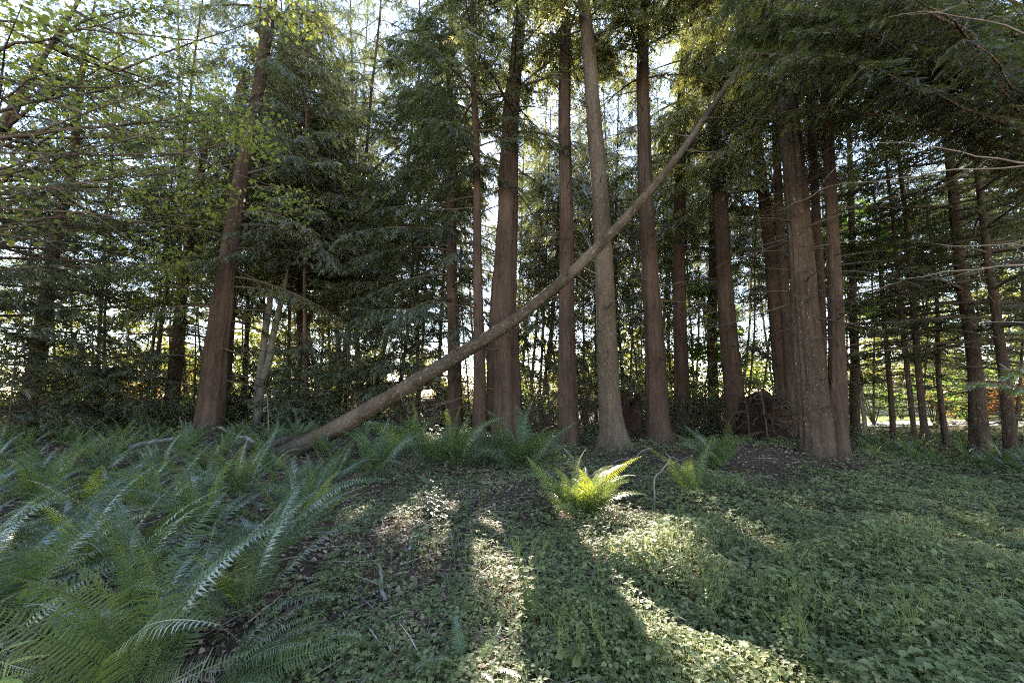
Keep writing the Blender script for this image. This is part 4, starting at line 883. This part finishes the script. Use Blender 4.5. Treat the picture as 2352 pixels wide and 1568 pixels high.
# ---------------------------------------------------------------- single plants standing in the ground cover
def herb(px, py, hgt, n, label, name='tall_herb', leaf='cover', lsize=.075, seed=1, flower=True, group=None, lean=0.15):
    r = np.random.default_rng(seed); p = on_ground(px, py); base = np.array([p[0], p[1], hz(p[0], p[1])])
    t = thing(name, label, 'plant', base, group); mb = MB(); Ps, Y_, Pi, Sz = [], [], [], []
    for s in range(n):
        a = r.uniform(0, 6.28); top = np.array([math.cos(a) * lean * hgt, math.sin(a) * lean * hgt, hgt * r.uniform(.7, 1.05)]) + np.array([r.normal(0, .03), r.normal(0, .03), 0])
        P = wiggle([r.normal(0, .04), r.normal(0, .04), -.02], top, 9, .008, r); mb.add(*tube(P, np.linspace(.0035, .0014, 9), 5, cap=False))
        for k in range(2, 8):
            for _ in range(3):
                b = r.uniform(0, 6.28); Ps.append(P[k] + r.normal(0, .006, 3)); Y_.append(b); Pi.append(r.normal(.05, .25)); Sz.append(lsize * r.uniform(.6, 1.1) * (1.15 - .1 * k))
        if flower:
            for _ in range(5):
                b = r.uniform(0, 6.28); e = P[-1] + np.array([math.cos(b) * .05, math.sin(b) * .05, r.uniform(.02, .08)]); mb.add(*tube(wiggle(P[-1 - r.integers(0, 2)], e, 4, .004, r), [.0014, .0012, .001, .0016], 4, cap=False))
    link('stem', mb.mesh('stem', True), M['stem'], t)
    Ps = np.array(Ps); k = len(Ps); V, F, tt = leaves_mesh(Ps, np.array(Y_), np.array(Pi), r.normal(0, .25, k), np.array(Sz), r.random(k))
    link('foliage', mesh_from('foliage', V, F, None, tt), M[leaf], t)
herb(1212, 1440, .52, 7, 'tall sunlit white-shining herb with forked stems at the bottom middle', seed=1, lsize=.095)
herb(1300, 1545, .34, 4, 'leafy sunlit herb at the bottom edge right of the lacy fern', seed=2, lsize=.09)
herb(1840, 1545, .36, 3, 'thin forked sunlit herb at the bottom right in the bright strip', seed=3)
herb(2080, 1560, .34, 3, 'thin forked pale herb on the bottom edge right of the bright strip', seed=4)
herb(1650, 1410, .34, 2, 'thin upright herb at the upper end of the bright strip', seed=5)
herb(2210, 1225, .5, 3, 'tall thin herb at the left edge of the sunny patch far right', seed=6)
herb(2275, 1240, .5, 3, 'tall thin herb inside the sunny patch far right', seed=7)
rh = np.random.default_rng(66)
for i in range(34):
    px, py = rh.uniform(1380, 2330), rh.uniform(1200, 1560)
    herb(px, py, rh.uniform(.22, .40), 2, 'thin pale herb rising above the low green carpet in the right foreground', lsize=rh.uniform(.035, .06), seed=100 + i, group='thin herbs rising from the carpet at right')
for px, py, s in ((950, 1275, 1), (1005, 1205, 2), (985, 1190, 3), (1070, 1190, 4)):
    herb(px, py, .42 if s == 1 else .5, 3, ('dark glossy seedling with shining leaves in front of the brown litter' if s == 1 else 'dark glossy seedling in the small clump behind the shining-leaved one'), 'holly_seedling', 'seedling', .085, 10 + s, False, None if s == 1 else 'dark glossy seedlings', .1)
def big_sprig():
    p = at(-30, 1590, 1.55); base = np.array([p[0], p[1], hz(p[0], p[1])])
    t = thing('leafy_sapling', 'bright yellow-green broad leaves of a sapling in the bottom left corner', 'sapling', base)
    r = np.random.default_rng(4); tip = at(20, 1512, 1.62) - base; mb = MB()
    mb.add(*tube(wiggle([0, 0, -.05], tip, 10, .008, r), np.linspace(.007, .003, 10), 6)); link('stem', mb.mesh('stem', True), M['stem'], t)
    for (px, py, Y, yaw, pitch, roll, s) in ((10, 1530, 1.6, -1.15, .15, .5, .15), (-25, 1510, 1.62, -.9, .3, .3, .13), (0, 1560, 1.5, -1.7, -.2, .4, .11), (-10, 1570, 1.55, -.2, -.1, .2, .1)):
        q = at(px, py, Y) - base
        V, F, tt = leaves_mesh(q[None], np.array([yaw]), np.array([pitch]), np.array([roll]), np.array([s]), np.array([.6]), LEAF * [.8, 1, 1])
        o = link('leaf', mesh_from('leaf', V, F, None, tt, True), M['bigleaf'], t)
        sm = o.modifiers.new('round', 'SUBSURF'); sm.levels = sm.render_levels = 2
big_sprig()
def dead_sapling(name, label, pts, Y, r0, seed, twigs=4, mat='twig', cat='sapling'):
    r = np.random.default_rng(seed); P = np.array([at(px, py, Y) for px, py in pts]); base = P[0].copy(); base[2] = hz(base[0], base[1])
    t = thing(name, label, cat, base); P = P - base; P[0, 2] = -.05; mb = MB()
    s = np.linspace(0, 1, len(P)); q = np.linspace(0, 1, 22); Q = np.stack([np.interp(q, s, P[:, k]) for k in range(3)], -1) + r.normal(0, r0 * .25, (22, 3))
    mb.add(*tube(Q, np.linspace(r0, r0 * .35, 22), 7)); link('stem', mb.mesh('stem', True), M[mat], t)
    for _ in range(twigs):
        k = r.integers(9, 21); m2 = MB(); a = r.uniform(0, 6.28); l = r.uniform(.1, .45)
        m2.add(*tube(wiggle(Q[k], Q[k] + np.array([math.cos(a) * l, math.sin(a) * .3 * l, r.uniform(-.2, .5) * l]), 6, .012, r), np.linspace(r0 * .4, .0015, 6), 4)); link('twig', m2.mesh('twig', True), M[mat], t)
dead_sapling('dead_sapling', 'bent dead sapling snapped over sideways right of the sunlit fern', [(1505, 1168), (1502, 1110), (1505, 1095), (1535, 1062), (1540, 1050), (1528, 1040)], 5.6, .013, 1)
dead_sapling('dead_sapling', 'thin pale dead sapling leaning in front of the upturned root mass', [(1766, 1025), (1758, 960), (1748, 900), (1742, 860)], 12.0, .03, 2, 6, 'limb')
dead_sapling('dead_sapling', 'slim bare stem leaning left in front of the upturned root mass', [(1723, 1028), (1718, 950), (1712, 915)], 11.8, .018, 3, 4, 'limb')
dead_sapling('dead_sapling', 'thin bare brown stem standing in the fern bed before the thickest left trunk', [(618, 1000), (616, 950), (612, 900)], 13.5, .02, 4, 4, 'twig')
dead_sapling('dead_sapling', 'pale dry stem leaning against the right side of the thickest left trunk', [(500, 985), (520, 920), (536, 880), (540, 850)], 17.0, .05, 5, 3, 'limb')

# ---------------------------------------------------------------- boughs reaching into the view from trees just outside it
def side_tree(name, label, foot, H, limbs, r0, bark, leaf, style, seed, size=.2, spacing=.2, blen=.9, hang=.8, lod=0, limbmat='redlimb', thin=1.0):
    """FOOT: x, y of the trunk; LIMBS: (attach z, world tip, bare share, sag)"""
    r = np.random.default_rng(seed); base = np.array([foot[0], foot[1], hz(*foot)])
    t = thing(name, label, 'tree', base); mb = MB()
    z, x, y, rad = trunk_mesh(mb, [0, H], [0, 0], [0, 0], [r0, .03], H, style if style == 'cedar' else 'hem', seed, 30, .4); link('trunk', mb.mesh('trunk', True), M[bark], t)
    SP_ = []
    for (za, tip, bare, sag) in limbs:
        p0 = np.array([0, 0, za]); p1 = np.asarray(tip) - base; L = float(np.linalg.norm(p1 - p0))
        P = wiggle(p0, p1, 16, .035 if bare < 1 else .022, r, sag); lm = MB()
        lm.add(*tube(P, np.linspace(.012 + .006 * L, .005, 16) * (1 if bare < 1 else .55), 7, cap=False))
        if bare < 1:
            Q, A, N, S, P0, tips = sprays_on_limb(P, L, style, r, spacing, size, blen, bare, hang)
            SP_.append((Q, A, N, S))
            for p, q in zip(P0, tips): lm.add(*tube([p, (p + q) / 2 + [0, 0, .03], q], [.006, .0045, .002], 4, cap=False))
        else:
            for _ in range(int(L * 1.7)):
                k = r.integers(3, 16); a = r.uniform(0, 6.28); l = r.uniform(.15, .8)
                lm.add(*tube(wiggle(P[k], P[k] + np.array([math.cos(a), math.sin(a), r.uniform(-1, .2)]) * l, 7, .02, r), np.linspace(.006, .0015, 7), 4, cap=False))
        link('branch', lm.mesh('branch', True), M[limbmat if bare < 1 or limbmat == 'limb' else 'twig'], t)
    if SP_:
        Q, A, N, S = (np.concatenate(v) for v in zip(*SP_)); k = keep_lit(Q + base + nrm(A) * (S * .5)[:, None], .06) & (r.random(len(Q)) < thin); Q, A, N, S = Q[k], A[k], N[k], S[k]
        V, tt = expand(Q, A, N, S, TPL[('cedar' if style == 'cedar' else 'hem', lod)], r.random(len(Q)))
        link('crown', mesh_from('crown', V, np.arange(len(V)).reshape(-1, 3), None, tt), M[leaf], t)
LB = []
for px, py, Y, za, bare, sag in ((1640, 130, 6.2, 7.6, .3, -.25), (1700, 60, 6.6, 8.4, .3, -.2), (1760, 190, 6.6, 6.8, .25, -.3), (1840, 250, 6.9, 6.0, .25, -.3), (1690, -20, 6.0, 8.8, .3, -.2), (1900, 60, 5.4, 7.0, .25, -.2),
                                 (2000, 150, 5.2, 6.0, .2, -.2), (2080, 60, 6.4, 7.4, .2, -.2), (1790, 40, 7.6, 8.6, .25, -.2), (2150, 260, 6.2, 5.2, .2, -.2), (1930, 190, 7.8, 7.0, .2, -.2), (2050, -10, 5.0, 7.2, .2, -.2), (1850, -60, 5.6, 8.2, .2, -.2),
                                 (2240, 120, 5.6, 5.8, .1, -.15), (2260, 330, 6.6, 4.8, .1, -.15), (1960, -40, 7.2, 9.0, .2, -.2), (1730, 270, 8.4, 7.2, .3, -.3), (2140, 140, 7.4, 6.8, .2, -.2), (1800, 130, 5.6, 7.2, .3, -.25)):
    LB.append((za, at(px, py, Y), bare, sag)); LB.append((za + .5, at(px + rng.normal(60, 60), py + rng.normal(-20, 50), Y * rng.uniform(.9, 1.25)), bare, sag))
M['cedar_shade'] = leaf_mat('shaded cedar sprays', [(.12, (.010, .02, .009)), (.5, (.024, .042, .017)), (.9, (.055, .075, .025))], (.28, .32, .06), .2, .6, .02)  # darker copy of the cedar sprays, shade of the boughs put into the colour
side_tree('cedar_tree', 'large dark cedar off the right edge whose drooping boughs cover the upper right corner', (11.2, 7.4), 20, LB, .42, 'cedar', 'cedar_shade', 'cedar', 71, size=.145, spacing=.15, blen=1.0, hang=.6, thin=.85)
LB = [(3.4, at(2080, 640, 4.6), 1, .0), (4.4, at(1950, 330, 5.6), 1, -.1), (5.6, at(2040, 40, 5.0), 1, -.35), (3.6, at(2150, 560, 5.2), 1, .1), (3.0, at(2260, 740, 4.4), 1, .1), (4.8, at(1900, 430, 6.6), 1, .0)]
side_tree('hemlock_tree', 'hemlock off the right edge with bare bleached limbs reaching before the dark trunks', (8.6, 5.0), 14, LB, .2, 'hemlock', 'needles', 'hem', 72)
LB = [(1.9, at(2225, 885, 3.6), .55, .02), (2.3, at(2325, 850, 3.6), .4, .02), (2.7, at(2345, 760, 3.8), .5, .02)]
M['sunlit_needles'] = leaf_mat('sunlit needles', [(.1, (.05, .09, .02)), (.5, (.09, .14, .03)), (.9, (.14, .19, .04))], (.5, .6, .08), .5)  # sunlight on the edge sprigs painted in as a brighter needle green
side_tree('hemlock_tree', 'small hemlock at the right edge with bright lit sprigs', (5.6, 3.3), 3.6, LB, .035, 'hemlock', 'sunlit_needles', 'hem', 73, size=.09, spacing=.05, blen=.16, hang=.15)
# left
LB = []
for px, py, Y, za, bare, sag in ((420, 150, 9, 7.5, .35, -.1), (560, 260, 9.5, 7.0, .4, -.1), (300, 330, 8.5, 6.0, .35, -.1), (480, 400, 10, 5.6, .35, -.1), (250, 500, 9.2, 4.6, .3, -.1), (380, 20, 9, 9.0, .35, -.1), (160, 420, 8, 5.0, .3, -.1), (330, 620, 10.5, 4.0, .3, -.1), (200, 150, 8, 7.6, .3, -.1), (120, 640, 9.5, 3.2, .2, -.1)):
    LB.append((za, at(px, py, Y), bare, sag))
rl = np.random.default_rng(90)
for i in range(16): LB.append((rl.uniform(5, 10.5), at(rl.uniform(120, 720), rl.uniform(60, 620), rl.uniform(7.5, 10)), 1, rl.uniform(-.1, .25)))
LB += [(7.4, at(330, 270, 8.0), 1, .2), (8.6, at(600, 180, 8.6), 1, .1), (6.4, at(280, 470, 8.2), 1, .15), (5.4, at(190, 560, 8.2), 1, .15), (9.0, at(460, 250, 8.4), 1, .1)]
side_tree('hemlock_tree', 'hemlock off the left edge with long thin limbs sloping down into the upper left', (-12.6, 8.2), 18, LB, .3, 'hemlock', 'hemlock_leaf', 'hem', 74, size=.24, spacing=.2, blen=.8, hang=.35, lod=1, limbmat='limb', thin=.5)

# ---------------------------------------------------------------- daylight
w = bpy.data.worlds.new('World'); scene.world = w; w.use_nodes = True
nt = w.node_tree; bg = nt.nodes['Background']
sky = nt.nodes.new('ShaderNodeTexSky'); sky.sky_type = 'NISHITA'; sky.sun_disc = False
sky.sun_elevation = SUN_EL; sky.sun_rotation = SUN_AZ; sky.air_density = 1.0; sky.dust_density = .05; sky.ozone_density = 1.0
nt.links.new(sky.outputs[0], bg.inputs[0]); bg.inputs[1].default_value = .15
sl = bpy.data.lights.new('sun', 'SUN'); sl.energy = 5.0; sl.angle = R(.5); sl.color = (1.0, .97, .93)
so = bpy.data.objects.new('sun', sl); COL.objects.link(so)
so.rotation_euler = Vector(-SUN_DIR).to_track_quat('-Z', 'Y').to_euler()

cam = bpy.data.cameras.new('camera'); cam.lens = 14.0; cam.sensor_width = 36.0; cam.clip_end = 500; cam.clip_start = .05
co = bpy.data.objects.new('camera', cam); COL.objects.link(co); co.location = (0, 0, CAM_Z); co.rotation_euler = (math.pi / 2 + PITCH, 0, 0)
scene.camera = co
scene.view_settings.view_transform = 'Standard'; scene.view_settings.look = 'None'; scene.view_settings.exposure = 2.7
scene.view_settings.use_white_balance = True; scene.view_settings.white_balance_temperature = 7500; scene.view_settings.white_balance_tint = 18
cy = scene.cycles
cy.max_bounces = 5; cy.diffuse_bounces = 3; cy.glossy_bounces = 2; cy.transmission_bounces = 3; cy.use_adaptive_sampling = False; cy.transparent_max_bounces = 4
cy.filter_width = 1.1; cy.denoising_prefilter = 'ACCURATE'; cy.use_denoising = False; cy.caustics_reflective = False; cy.caustics_refractive = False; cy.sample_clamp_indirect = 2.5
